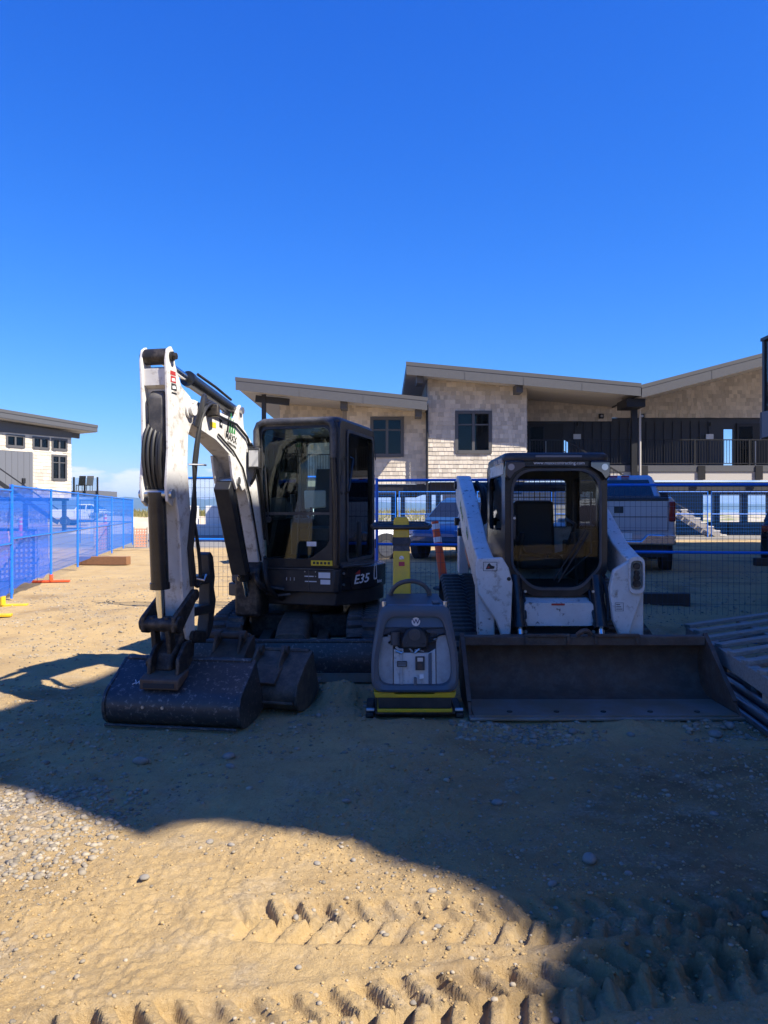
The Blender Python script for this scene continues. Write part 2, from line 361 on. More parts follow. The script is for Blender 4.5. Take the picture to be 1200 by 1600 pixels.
def ground_material():
    m = bpy.data.materials.new('dirt_and_gravel'); m.use_nodes = True; t = m.node_tree; b = t.nodes['Principled BSDF']; b.inputs['Roughness'].default_value = 0.95; b.inputs['Specular IOR Level'].default_value = 0.15
    lk = t.links.new; tcn = N(t, 'ShaderNodeTexCoord'); vec = tcn.outputs['Object']; sp = N(t, 'ShaderNodeSeparateXYZ'); lk(vec, sp.inputs[0])
    def noise(sc, det=6, ro=.6): n = N(t, 'ShaderNodeTexNoise', inp={'Scale': sc, 'Detail': det, 'Roughness': ro}); lk(vec, n.inputs['Vector']); return n.outputs[0]
    def rng(s, a, b_, c=0., d=1.): r = N(t, 'ShaderNodeMapRange', inp={'From Min': a, 'From Max': b_, 'To Min': c, 'To Max': d}); lk(s, r.inputs['Value']); return r.outputs[0]
    def mix(f, a, b_):
        x = N(t, 'ShaderNodeMix', data_type='RGBA'); lk(f, x.inputs['Factor'])
        for k, c in (('A', a), ('B', b_)):
            if isinstance(c, tuple): x.inputs[k].default_value = (*c, 1)
            else: lk(c, x.inputs[k])
        return x.outputs['Result']
    def mth(op, a, b_):
        x = N(t, 'ShaderNodeMath', operation=op, use_clamp=True)
        for i, c in enumerate((a, b_)):
            if isinstance(c, (int, float)): x.inputs[i].default_value = c
            else: lk(c, x.inputs[i])
        return x.outputs[0]
    dirt = mix(rng(noise(1.1), .35, .65), (.47, .33, .152), (.37, .255, .12))
    dirt = mix(rng(noise(6, 8, .7), .5, .75, 0, .55), dirt, (.23, .155, .075))
    dirt = mix(rng(noise(60, 5, .7), .45, .75, 0, .5), dirt, (.52, .39, .22))
    dirt = mix(rng(noise(190, 6, .8), .52, .68, 0, .45), dirt, (.22, .155, .095)); dirt = mix(rng(noise(240, 5, .8), .56, .70, 0, .7), dirt, (.60, .47, .27))
    right_front = mth('MULTIPLY', rng(sp.outputs['X'], -.1, 1.1), rng(sp.outputs['Y'], 5.4, 4.6)); right_front = mth('MULTIPLY', right_front, rng(sp.outputs['Y'], 2.3, 3.0))  # mask for darker brown dirt over the yard's right front
    soil = mix(mth('MULTIPLY', right_front, rng(noise(1.6, 6, .65), .30, .62, .15, .85)), dirt, (.15, .098, .055))
    soil = mix(rng(noise(.55, 4, .6), .56, .66, 0, .6), soil, (.20, .135, .07))  # damp patches scattered at random
    def vor(sc):
        v = N(t, 'ShaderNodeTexVoronoi', inp={'Scale': sc}); lk(vec, v.inputs['Vector'])
        sc_ = N(t, 'ShaderNodeSeparateColor'); lk(v.outputs['Color'], sc_.inputs[0]); return v.outputs['Distance'], sc_.outputs[0]
    d1, c1 = vor(28); d2, c2 = vor(75)
    grav = mix(c1, (.24, .215, .18), (.50, .46, .39)); grav = mix(rng(d1, .35, .7), grav, (.16, .135, .105))
    grav = mix(rng(noise(2.2, 4), .4, .7, 0, .5), grav, (.40, .31, .21))
    fine = mix(c2, (.24, .19, .12), (.48, .38, .25))
    soil = mix(rng(noise(3.1, 6, .7), .5, .68, 0, .7), soil, fine)
    # gravelled lot beyond the machines, gravel patch at the yard's left front
    yg = mth('ADD', sp.outputs['Y'], rng(noise(.9, 4), .2, .8, -2.2, 2.2))
    lot = rng(yg, 10.2, 12.6)
    px = mth('MULTIPLY', rng(sp.outputs['X'], -1.55, -2.0), rng(sp.outputs['Y'], 4.6, 4.2)); px = mth('MULTIPLY', px, rng(sp.outputs['Y'], 3.1, 3.7)); px = mth('MULTIPLY', px, rng(noise(5, 4), .38, .55))
    mask = mth('MAXIMUM', lot, px)
    c = mix(mask, soil, grav)
    # beyond the yard: asphalt road, then sand and beach grass
    c = mix(mth('MULTIPLY', rng(sp.outputs['Y'], 29, 31), rng(sp.outputs['Y'], 66, 64)), c, (.22, .21, .20))
    sand = mix(rng(noise(.35, 5), .45, .6), (.46, .40, .30), (.22, .22, .085))
    c = mix(rng(sp.outputs['Y'], 74, 79), c, sand)
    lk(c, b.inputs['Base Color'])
    hgt = mth('ADD', mth('MULTIPLY', rng(d1, 0, .6, 1, 0), mask), mth('ADD', mth('MULTIPLY', noise(70, 8, .75), .6), mth('MULTIPLY', noise(22, 6, .7), .5)))
    bp = N(t, 'ShaderNodeBump', inp={'Strength': 1.0, 'Distance': .02}); lk(hgt, bp.inputs['Height']); lk(bp.outputs[0], b.inputs['Normal'])
    return m
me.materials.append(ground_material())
# sea and far mountains
sea = MB(); sea.box((-16000, 118, -60), (16000, 15000, -1.9))
so = sea.build('sea', mat('sea_water', (0.03, 0.10, 0.17), 0.12, bump=0.5, bscale=0.25), smooth=0); so['kind'] = 'structure'
def mountains():
    rng_ = np.random.RandomState(5); n = 260; X = np.linspace(-11000, 11000, n)
    prof = np.minimum(205, 80 + 115*np.clip(fbm(X/2600+3.3, X*0+2.2, 5)+.35, 0, 2))
    prof *= (0.55 + 0.45*sst(-9000, -2500, X)); prof += 12*fbm(X/320, X*0, 3)
    vs = []; fs = []
    rows = [(9000, 0), (9300, .35), (9800, .75), (10300, 1.0), (11200, .7)]
    for yy, k in rows:
        for i in range(n): vs.append((X[i], yy + 120*math.sin(i*.7), -8 + k*prof[i]*(1 + .04*math.sin(i*1.9+yy))))
    for r_ in range(len(rows)-1):
        for i in range(n-1): fs.append((r_*n+i, r_*n+i+1, (r_+1)*n+i+1, (r_+1)*n+i))
    o = MB().add(vs, fs).build('mountains', mat('forested_slope', (.06, .085, .055), .9, col2=(.09, .10, .075), nscale=.004)); o['kind'] = 'structure'
mountains()

# ------------------------------------------------------------------ buildings
def shingle_wall(parent, o, u, n, poly, holes, course=0.19, wid=(0.13, 0.27), name='shingle_cladding'):
    """o: origin point, u: unit direction along the wall, n: outward normal; poly: [(u, z_low, z_high)...] top line; holes: (u0,u1,z0,z1)"""
    o, u, n = V(o), V(u), V(n); rnd = random.Random(len(poly)*31 + int(o.x*10))
    u0, u1 = poly[0][0], poly[-1][0]
    def top(x):
        for (a, _, za), (b, _, zb) in zip(poly, poly[1:]):
            if a <= x <= b: return za + (zb-za)*(x-a)/(b-a)
        return poly[-1][2]
    z0 = poly[0][1]; zmax = max(p[2] for p in poly); mb = MB(); z = z0
    while z < zmax:
        x = u0 - rnd.random()*.1
        while x < u1:
            w = rnd.uniform(*wid); a, b = max(x, u0), min(x+w-.008, u1); x += w
            if b-a < .02: continue
            zt = min(z+course+.02, top((a+b)/2)); zb = z + rnd.uniform(-.006, .006)
            if zt - zb < .03: continue
            segs = [(a, b, zb, zt)]
            for h in holes:
                new = []
                for (p, q, r_, s_) in segs:
                    if q <= h[0] or p >= h[1] or s_ <= h[2] or r_ >= h[3]: new.append((p, q, r_, s_)); continue
                    if p < h[0]: new.append((p, h[0], r_, s_))
                    if q > h[1]: new.append((h[1], q, r_, s_))
                    if p >= h[0] and q <= h[1]:
                        if r_ < h[2]: new.append((p, q, r_, h[2]))
                        if s_ > h[3]: new.append((p, q, h[3], s_))
                segs = new
            for (p, q, r_, s_) in segs:
                t0 = .026 + rnd.uniform(0, .006); t1 = .008
                P = lambda uu, zz, d: V((o.x, o.y, 0)) + u*uu + n*d + V((0, 0, zz))
                vs = [P(p, r_, 0), P(q, r_, 0), P(q, s_, 0), P(p, s_, 0), P(p, r_, t0), P(q, r_, t0), P(q, s_, t1), P(p, s_, t1)]
                mb.add(vs, [(4,5,6,7), (0,1,5,4), (0,4,7,3), (1,2,6,5), (3,7,6,2)])
        z += course
    return mb.build(name, shingle, parent, smooth=0, kind='stuff')
def wall_core(parent, o, u, n, poly, holes, m, name='wall', thick=.2):
    """sheathing behind the shingles, split round the holes"""
    o, u, n = V(o), V(u), V(n); mb = MB(); cuts = sorted({poly[0][0], poly[-1][0], *[p[0] for p in poly], *[h[0] for h in holes], *[h[1] for h in holes]})
    def top(x):
        for (a, _, za), (b, _, zb) in zip(poly, poly[1:]):
            if a - 1e-6 <= x <= b + 1e-6: return za + (zb-za)*(x-a)/(b-a)
    P = lambda uu, zz: V((o.x, o.y, 0)) + u*uu + n*(-.004) + V((0, 0, zz))
    for a, b in zip(cuts, cuts[1:]):
        if b-a < 1e-4: continue
        hs_ = sorted([h for h in holes if h[0] <= a + 1e-6 and h[1] >= b - 1e-6], key=lambda h: h[2]); z = poly[0][1]
        for h in hs_:
            mb.prism([P(a, z), P(b, z), P(b, h[2]), P(a, h[2])], -n*thick); z = h[3]
        mb.prism([P(a, z), P(b, z), P(b, top(b)), P(a, top(a))], -n*thick)
    return mb.build(name, m, parent, smooth=0)
def window(parent, o, u, n, h, cols=2, rails=(.68,), fm=None):
    o, u, n = V(o), V(u), V(n); fm = fm or bronze; mb = MB(); u0, u1, z0, z1 = h; Z = V((0, 0, 1))
    B = lambda a, b, c, d, d0, d1: mb.obox(V((o.x, o.y, 0)) + u*(a+b)/2 + Z*(c+d)/2 + n*(d0+d1)/2, (u, n, Z), ((b-a)/2, (d1-d0)/2, (d-c)/2))
    f = .10
    B(u0-.04, u0+f, z0-.04, z1+.04, -.1, .06); B(u1-f, u1+.04, z0-.04, z1+.04, -.1, .06)
    B(u0+f, u1-f, z1-f, z1+.04, -.1, .058); B(u0+f, u1-f, z0-.06, z0+f, -.1, .075)
    for i in range(1, cols):
        x = u0 + (u1-u0)*i/cols; B(x-.06, x+.06, z0+f, z1-f, -.09, .045)
    for r_ in rails:
        z = z0 + (z1-z0)*r_
        for i in range(cols):
            xa = u0 + (u1-u0)*i/cols + (.06 if i else f); xb = u0 + (u1-u0)*(i+1)/cols - (.06 if i < cols-1 else f); B(xa, xb, z-.03, z+.03, -.08, .035)
    w = mb.build('window', fm, parent, smooth=0)
    for i in range(cols):
        g = MB(); a, b = u0 + (u1-u0)*i/cols + .03, u0 + (u1-u0)*(i+1)/cols - .03
        g.obox(V((o.x, o.y, 0)) + u*(a+b)/2 + Z*(z0+z1)/2 - n*.03, (u, n, Z), ((b-a)/2, .006, (z1-z0)/2 - .02)); g.build('pane', glass_win, w, smooth=0)
    rm = MB(); rm.obox(V((o.x, o.y, 0)) + u*(u0+u1)/2 + Z*(z0+z1)/2 - n*1.6, (u, n, Z), ((u1-u0)/2+.7, .05, (z1-z0)/2+.5))
    rm.build('room_wall', interior, w, smooth=0)
    return w
def rail(parent, p, q, h=1.15, gap=.12, m=None):
    m = m or blackmetal; p, q = V(p), V(q); d = q-p; l = d.length; mb = MB(); up = V((0, 0, 1))
    mb.beam(p+up*h, q+up*h, .05, .045); mb.beam(p+up*.1, q+up*.1, .04, .035)
    r_ = mb.build('railing', m, parent, smooth=0)
    b = MB(); n = max(2, int(l/gap))
    for i in range(1, n):
        c = p + d*i/n; b.beam(c+up*.11, c+up*(h-.02), .018, .018, up=(1, .01, 0))
    b.build('balusters', m, r_, smooth=0, kind='stuff')
    k = max(1, round(l/2.4))
    for i in range(k+1):
        c = p + d*i/k; MB().box((c.x-.035, c.y-.035, c.z-.05), (c.x+.035, c.y+.035, c.z+h+.02)).build('railing_post', m, r_, smooth=0)
YB = 34.0; YF = 32.8
def house():
    g0 = gz(4, 34); t = thing('beach_house', (4, 34, g0), 'raised shingle house with butterfly roofs, dark board walls and a long black railing', 'building')
    U, Nn = (1, 0, 0), (0, -1, 0)
    rA = lambda x: 7.89 - .42 - (x-.957)*.0926
    rB = lambda x: 7.23 - .42 - (x+6.34)*.106
    rC = lambda x: 6.48 + (x-11.0)*.262
    # shingle fronts
    wA = (3.18, 4.73, 4.12, 5.93); pA = [(1.93, 2.85, rA(1.93)), (6.3, 2.85, rA(6.3))]
    shingle_wall(t, (0, YB, 0), U, Nn, pA, [wA]); wall_core(t, (0, YB, 0), U, Nn, pA, [wA], cream); window(t, (0, YB, 0), U, Nn, wA)
    wB = (-.58, .85, 4.0, 5.72); pB = [(-1.67, 2.75, rB(-1.67)), (1.88, 2.75, rB(1.88))]
    shingle_wall(t, (0, YB+.5, 0), U, Nn, pB, [wB]); wall_core(t, (0, YB+.5, 0), U, Nn, pB, [wB], cream); window(t, (0, YB+.5, 0), U, Nn, wB)
    pR = [(-4.95, 2.9, rB(-4.95)), (-1.67, 2.9, rB(-1.67))]
    shingle_wall(t, (0, 36.5, 0), U, Nn, pR, []); wall_core(t, (0, 36.5, 0), U, Nn, pR, [], cream)
    MB().box((-1.87, 34.52, 2.75), (-1.68, 36.48, rB(-1.67)-.02)).build('side_wall', taupe, t, smooth=0)
    sw = [(0, 2.85, rA(6.3)), (3.2, 2.85, rA(6.3))]
    shingle_wall(t, (6.32, 34.02, 0), (0, 1, 0), (1, 0, 0), sw, []); wall_core(t, (6.32, 34.02, 0), (0, 1, 0), (1, 0, 0), sw, [], cream)
    MB().box((1.9, 34.3, 2.85), (2.02, 45, rA(2)-.02)).build('side_wall', taupe, t, smooth=0)
    # recessed dark front with gable shingles above
    q1 = [(6.3, 3.55, 5.85), (11.0, 3.55, 6.02), (16.3, 3.55, 6.2), (26, 3.55, 6.55)]
    holes = [(8.72, 8.95, 3.9, 5.0), (16.45, 16.95, 3.62, 5.5)]
    wall_core(t, (0, 37.2, 0), U, Nn, q1, holes, sidingdark, name='board_wall')
    x = 6.7
    bt = None
    while x < 26:
        if not (6.7 <= x <= 9.0 or 16.1 < x < 19.3):
            if bt is None: bt = MB().box((x-.03, 37.15, 3.56), (x+.03, 37.2, 5.85)).build('batten', sidingdark, t, smooth=0); bx0 = x
            else:
                c = bt.copy(); COL.objects.link(c); c.location = (x-bx0, 0, 0)
        x += .43
    qg = [(6.3, 5.86, rA(6.3)), (11.0, 5.86, rA(11.0))]; qh = [(11.0, 6.03, rC(11.0)), (26, 6.03, rC(26))]
    for qq in (qg, qh):
        shingle_wall(t, (0, 37.1, 0), U, Nn, qq, [(6.3, 26, 0, 6.02)] if qq is qh else []); wall_core(t, (0, 37.1, 0), U, Nn, qq, [], taupe, name='gable_wall', thick=.08)
    # doors and their glass
    for (a, b) in ((6.95, 8.65), (17.05, 19.1)):
        d = MB().box((a, 37.1, 3.56), (b, 37.18, 5.75)).build('door', blackmetal, t, smooth=0)
        MB().box((a+.12, 37.085, 3.7), (a+.75, 37.098, 5.6)).build('door_glass', glass_win, d, smooth=0)
        MB().box((a+.85, 37.06, 3.75), (a+.9, 37.1, 4.9)).build('handle', bolt, d, smooth=0)
    for a in (9.15, 15.55):
        MB().box((a, 37.08, 5.0), (a+.36, 37.12, 5.24)).build('house_number_plate', sticker_white, t, smooth=0)
        MB().cyl((a+.18, 36.98, 5.62), (a+.18, 36.98, 5.8), .06).build('wall_lamp', blackmetal, t)
    for a in (10.35, 12.3):
        MB().box((a, 36.9, 5.98), (a+.22, 37.05, 6.2)).build('flood_light', blackmetal, t, bevel=.01); MB().cyl((a+.11, 36.9, 6.09), (a+.11, 36.885, 6.09), .06).build('lamp_lens', lampglass, t)
    # deck
    MB().box((6.34, 34.25, 3.2), (26, 37.05, 3.52)).build('deck', taupe, t, smooth=0)
    MB().box((6.33, 34.12, 3.28), (26, 34.24, 3.56)).build('deck_fascia', trimgrey, t, smooth=0)
    MB().box((6.33, 34.16, 2.9), (26, 34.24, 3.27)).build('deck_fascia', soffit, t, smooth=0)
    x = 9.0
    while x < 26: MB().box((x-.16, 34.07, 2.92), (x+.16, 34.115, 3.54)).build('deck_bracket', blackmetal, t, smooth=0); x += 2.55
    rail(t, (6.5, 34.2, 3.55), (11.0, 34.2, 3.55)); rail(t, (11.4, 34.2, 3.55), (26, 34.2, 3.55))
    rail(t, (-4.9, 34.3, 2.9), (-1.75, 34.3, 2.9)); MB().box((-5.5, 34.2, 2.62), (-1.7, 36.45, 2.88)).build('deck', taupe, t, smooth=0)
    # posts
    MB().box((10.95, 33.95, g0-.1), (11.2, 34.1, rA(11)-.02)).build('post', blackmetal, t, smooth=0)
    MB().box((10.5, 33.2, 6.05), (11.3, 34.6, 6.4)).build('beam', blackmetal, t, smooth=0)
    MB().cyl((11.33, 33.98, .4), (11.33, 33.98, 6.4), .05).build('downpipe', soffit, t)
    MB().box((-5.42, 34.0, g0-.2), (-5.24, 34.18, rB(-5.4)-.02)).build('post', blackmetal, t, smooth=0)
    MB().beam((-5.7, 34.1, 6.52), (-4.2, 34.1, 6.36), .14, .3).build('beam', blackmetal, t, smooth=0)
    MB().cyl((1.9, 33.92, .4), (1.9, 33.92, 6.2), .055).build('downpipe', blackmetal, t)
    for (x, r_, y) in ((1.55, rA, 33.1), (5.85, rA, 33.1), (-1.75, rB, 33.2), (1.5, rB, 33.2)):
        MB().box((x-.14, y, r_(x)-.36), (x+.14, 34.1, r_(x)-.012)).build('beam_end', trimgrey, t, smooth=0)
    # roofs: slab, fascia, soffit
    def roof(x0, z0, x1, z1, name='roof', y0=YF, y1=46):
        T = .42
        r_ = MB().prism([(x0, y0+.05, z0), (x1, y0+.05, z1), (x1, y0+.05, z1-T+.03), (x0, y0+.05, z0-T+.03)], (0, y1-y0, 0)).build(name, trimgrey, t, smooth=0)
        MB().prism([(x0-.02, y0, z0+.03), (x1+.02, y0, z1+.03), (x1+.02, y0, z1-.13), (x0-.02, y0, z0-.13)], (0, .045, 0)).build('drip_edge', bronze, r_, smooth=0)
        MB().prism([(x0, y0+.012, z0-.135), (x1, y0+.012, z1-.135), (x1, y0+.012, z1-T-.10), (x0, y0+.012, z0-T-.10)], (0, .036, 0)).build('fascia', trimgrey, r_, smooth=0)
        MB().prism([(x0+.02, y0+.07, z0-T+.025), (x1-.02, y0+.07, z1-T+.025), (x1-.02, y0+.07, z1-T), (x0+.02, y0+.07, z0-T)], (0, y1-y0-.2, 0)).build('soffit', soffit, r_, smooth=0)
        for k in range(1, int((x1-x0)/3.0)+1):
            xx = x0 + (x1-x0)*k/(int((x1-x0)/3.0)+1); zz = z0 + (z1-z0)*k/(int((x1-x0)/3.0)+1); MB().box((xx-.012, y0+.002, zz-T-.09), (xx+.012, y0+.0115, zz-.14)).build('fascia_joint', bronze, r_, smooth=0)
        return r_
    roof(.957, 7.89, 10.98, 7.89-.0926*10.02); roof(-6.34, 7.23, 1.85, 7.23-.106*8.19); roof(11.02, 6.9, 26, 6.9+.262*14.98)
    for (x, y, z, h) in ((-.9, 37, 6.6, .45), (-.55, 37, 6.55, .4), (2.0, 36, 6.3, .6), (3.1, 38, 7.6, .45), (3.6, 38, 7.6, .4)):
        MB().cyl((x, y, z), (x, y, z+h), .07).build('roof_vent', bolt, t)
    # open ground storey
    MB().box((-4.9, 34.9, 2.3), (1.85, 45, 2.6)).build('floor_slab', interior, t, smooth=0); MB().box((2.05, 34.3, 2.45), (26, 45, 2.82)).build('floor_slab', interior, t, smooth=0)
    MB().box((-4.9, 34.55, 2.28), (6.2, 34.8, 2.73)).build('beam', blackmetal, t, smooth=0)
    for x in (-4.8, -2.4, .75, 1.95, 2.35): MB().box((x, 34.6, g0-.2), (x+.2, 34.8, 2.3)).build('post', blackmetal, t, smooth=0)
    for x in (-4.4, -1.4, .4, 16.2, 17.6, 18.9, 20.5, 22): MB().box((x, 44, g0-.3), (x+.35, 44.3, 2.6)).build('post', blackmetal, t, smooth=0)
    MB().box((2.65, 34.62, g0-.2), (9.4, 34.8, 2.44)).build('garage_wall', taupe, t, smooth=0)
    MB().box((9.4, 38.5, g0-.2), (16.0, 38.7, 2.5)).build('garage_wall', sidingdark, t, smooth=0)
    MB().box((13.9, 40, g0-.2), (24, 40.1, .95)).build('low_wall', sidingdark, t, smooth=0)
    # stairs: upper flight with railing, lower lit flight
    st = MB().beam((7.9, 33.95, 4.75), (10.75, 33.95, 3.0), .05, .06).beam((7.9, 33.95, 4.2), (10.75, 33.95, 2.45), .04, .04).build('stair_railing', blackmetal, t, smooth=0)
    b = MB()
    for i in range(20): k = i/19; x = 7.9+2.85*k; z = 4.75-1.75*k; b.box((x-.01, 33.94, z-.52), (x+.01, 33.96, z-.02))
    b.build('balusters', blackmetal, st, smooth=0, kind='stuff')
    MB().beam((11.6, 33.5, 2.5), (13.6, 33.5, 1.4), .04, .05).build('stair_railing', blackmetal, t, smooth=0)
    for y in (33.3, 34.3): MB().beam((12.9, y, 1.5), (14.7, y, .35), .06, .26).build('stair_stringer', oldwood, t, smooth=0)
    for i in range(7):
        k = i/6; MB().box((12.85+1.7*k, 33.26, 1.56-1.1*k), (13.15+1.7*k, 34.34, 1.61-1.1*k)).build('stair_tread', cream, t, smooth=0)
house()
def left_house():
    c = V((-22, 54, 0)); u = V((-.552, -.834, 0)); n = V((.834, -.552, 0)); t = thing('shingle_house', (-24, 50, gz(-24, 50)), 'pale shingle house with flat grey roof and small high windows beyond the blue fence', 'building')
    wins = [(.35, 1.5, 5.72, 6.48), (1.72, 2.9, 5.72, 6.48), (3.5, 4.75, 5.72, 6.48), (.38, 1.5, 3.65, 5.35)]
    P = [(0, 2.4, 7.05), (12, 2.4, 7.6)]
    holes = wins + [(2.85, 12, 2.4, 5.45)]
    shingle_wall(t, c, u, n, P, holes, course=.24, wid=(.3, .6)); wall_core(t, c, u, n, P, wins, cream)
    for i, w in enumerate(wins): window(t, c, u, n, w, rails=() if i < 3 else (.7,))
    # frieze and grey boarded bay
    mb = MB().prism([c + n*.03 + V((0,0,6.62)), c + u*12 + n*.03 + V((0,0,6.62)), c + u*12 + n*.03 + V((0,0,7.6)), c + n*.03 + V((0,0,7.05))], n*.03); mb.build('frieze_board', trimgrey, t, smooth=0)
    a = c + u*2.9; MB().prism([a + n*.004 + V((0,0,2.4)), c + u*12 + n*.004 + V((0,0,2.4)), c + u*12 + n*.004 + V((0,0,5.42)), a + n*.004 + V((0,0,5.42))], n*.03).build('board_wall', sidinggrey, t, smooth=0)
    for i in range(20):
        p = a + u*(.2+.42*i); MB().obox(p + n*.045 + V((0,0,3.9)), (u, n, V((0,0,1))), (.03, .012, 1.5)).build('batten', sidinggrey, t, smooth=0)
    MB().obox(a + u*.7 + n*.1 + V((0,0,3.5)), (u, n, V((0,0,1))), (.1, .08, .17)).build('wall_lamp', blackmetal, t, bevel=.01)
    # return wall, underside, roof
    w2 = V((-.834, .552, 0)); MB().prism([c + V((0,0,2.4)), c + w2*9 + V((0,0,2.4)), c + w2*9 + V((0,0,7.0)), c + V((0,0,7.0))], u*.2).build('side_wall', cream, t, smooth=0)
    MB().prism([c + n*-.25 + V((0,0,2.2)), c + u*12 - n*.25 + V((0,0,2.2)), c + u*12 - n*9 + V((0,0,2.2)), c - n*9 + V((0,0,2.2))], (0, 0, .18)).build('floor_slab', interior, t, smooth=0)
    for i in range(5): p = c + u*(.2+2.9*i) - n*.5; MB().box((p.x-.12, p.y-.12, 0), (p.x+.12, p.y+.12, 2.25)).build('post', blackmetal, t, smooth=0)
    e0 = c - u*1.5 + n*.9; e1 = c + u*12 + n*.9
    r_ = MB().prism([e0 + V((0,0,7.12)), e1 + V((0,0,7.75)), e1 + V((0,0,8.3)), e0 + V((0,0,7.58))], -n*10).build('roof', trimgrey, t, smooth=0)
    MB().prism([e0 - u*.02 + n*.03 + V((0,0,7.42)), e1 + n*.03 + V((0,0,8.12)), e1 + n*.03 + V((0,0,8.34)), e0 - u*.02 + n*.03 + V((0,0,7.61))], -n*.028).build('drip_edge', bronze, r_, smooth=0)
    MB().prism([e0 + u*.05 - n*.05 + V((0,0,7.09)), e1 - n*.05 + V((0,0,7.72)), e1 - n*.05 + V((0,0,7.74)), e0 + u*.05 - n*.05 + V((0,0,7.11))], -n*9.9).build('soffit', soffit, r_, smooth=0)
    MB().beam(c - u*.9 - n*.4 + V((0,0,6.85)), c + u*.1 - n*.4 + V((0,0,6.9)), .2, .36).build('beam_end', trimgrey, t, smooth=0)
    # stair railing and deck with chairs
    p, q = c + u*7 + n*1.2 + V((0,0,4.9)), c + u*1.8 + n*1.2 + V((0,0,1.6)); MB().beam(p, q, .05, .07).beam(p-V((0,0,.9)), q-V((0,0,.9)), .08, .25).build('stair_railing', blackmetal, t, smooth=0)
    d = MB().box((-23.4, 57, 2.55), (-21.2, 61, 3.0)).build('deck', sidinggrey, t, smooth=0)
    for x in (-23.0, -22.2, -21.25):
        MB().box((x-.06, 56.93, 2.6), (x+.06, 57.0, 4.0)).build('railing_post', blackmetal, d, smooth=0)
    MB().box((-23.4, 57.0, 3.05), (-21.25, 57.02, 3.95)).build('railing_glass', glass_bal, d, smooth=0)
    MB().box((-22.3, 59, 0), (-22.0, 59.3, 2.55)).build('post', blackmetal, d, smooth=0)
    for i, x in enumerate((-22.95, -22.35)):
        ch = thing('deck_chair', (x, 58, 3.0), ['dark slatted chair next to the house wall on the raised deck', 'pale slatted chair with splayed back on the raised deck'][i], 'chair')
        m = [blackmetal, trimgrey][i]
        MB().box((x-.25, 57.8, 3.4), (x+.25, 58.3, 3.45)).build('seat', m, ch, smooth=0); MB().beam((x, 58.3, 3.42), (x, 58.5, 4.15), .5, .05, up=(0, -1, 0)).build('backrest', m, ch, smooth=0)
        for a_ in (-.22, .22):
            for b_ in (57.83, 58.27): MB().box((x+a_-.02, b_-.02, 3.0), (x+a_+.02, b_+.02, 3.4)).build('leg', m, ch, smooth=0)
left_house()
def neighbour():
    t = thing('apartment_building', (14, 5, 0), 'tall shingle apartment building with projecting roof and glass balcony beside the yard', 'building')
    H = 12.0
    near = [(.49, 2.39), (.49, 2.58), (.62, 2.87), (.46, 3.05), (.33, 3.26), (0, 3.5), (-.32, 3.81), (-.85, 3.93), (-1.03, 4.14), (-1.27, 4.14), (-1.41, 3.90), (-1.6, 4.02), (-2.29, 4.58), (-4.4, 5.26)]  # shadow edge on the ground; the unseen roof outline is shaped to cast it
    poly = [(9.31, -14)] + [(x+8.82, y-5.88) for x, y in near] + [(5.78,.19),(6.12,1.66),(6.52,3.1),(6.5,10.1),(7.7,13.9),(12.3,13.9),(12.3,22.4),(30,22.4),(30,-14)]
    MB().prism([(x, y, H) for x, y in poly], (0, 0, -.35)).build('roof', trimgrey, t, smooth=0)
    MB().box((9.8, -13.5, 2.8), (29.5, 2, 11.64)).build('wall', cream, t, smooth=0)  # starts above an open storey, shaped to let more sky light in
    MB().box((8.0, 2.002, 2.8), (29.5, 13.5, 11.64)).build('wall', cream, t, smooth=0)
    MB().box((13, 13.502, 2.8), (29.5, 22, 11.64)).build('wall', cream, t, smooth=0)
    MB().box((-14, -30, -.2), (9.2, -22, 5.4)).build('rear_wing', taupe, t, smooth=0); MB().box((-15, -31, 5.4), (9.25, -21.2, 5.75)).build('rear_wing_roof', trimgrey, t, smooth=0)
    for x in (-11, -7, -3, 1, 5): window(t, (0, -21.995, 0), (1, 0, 0), (0, 1, 0), (x, x+1.7, 2.6, 4.2))
    for y in (3.2, 6.4, 9.6):
        for z in (4.2, 7.8):
            window(t, (7.995, 0, 0), (0, 1, 0), (-1, 0, 0), (y, y+1.6, z, z+1.7))
    MB().box((5.95, 4, 2.78), (7.99, 12.0, 3.0)).build('balcony_slab', trimgrey, t, smooth=0)
    MB().box((5.9, 4, 2.72), (5.945, 12.03, 3.12)).build('balcony_fascia', sidinggrey, t, smooth=0)
    MB().box((5.9, 12.005, 2.7), (7.95, 12.05, 3.12)).build('balcony_fascia', sidinggrey, t, smooth=0)
    for y in (11.95, 9.9, 7.9, 5.9): MB().box((5.9, y-.035, 3.121), (5.96, y+.035, 4.22)).build('railing_post', blackmetal, t, smooth=0)
    MB().box((5.88, 4, 4.221), (5.98, 12.0, 4.27)).build('handrail', blackmetal, t, smooth=0)
    MB().box((5.92, 4, 3.2), (5.935, 11.9, 4.2)).build('railing_glass', glass_bal, t, smooth=0)
    MB().box((5.985, 11.94, 3.2), (7.9, 11.955, 4.2)).build('railing_glass', glass_bal, t, smooth=0); MB().box((5.985, 11.92, 4.222), (7.95, 11.98, 4.268)).build('handrail', blackmetal, t, smooth=0)
    for (x, y) in ((10, -13), (10, -8), (10, -3), (8.2, 2.5), (8.2, 8), (8.2, 13), (13.2, 13.8), (13.2, 21.5), (20, 21.5), (20, -13), (29, -13), (29, 21.5), (20, 5), (29, 5)): MB().box((x, y, -.3), (x+.3, y+.3, 2.8)).build('post', blackmetal, t, smooth=0)
    for y in (4.3,): MB().box((6.0, y, -.1), (6.2, y+.2, 2.78)).build('post', blackmetal, t, smooth=0)
neighbour()

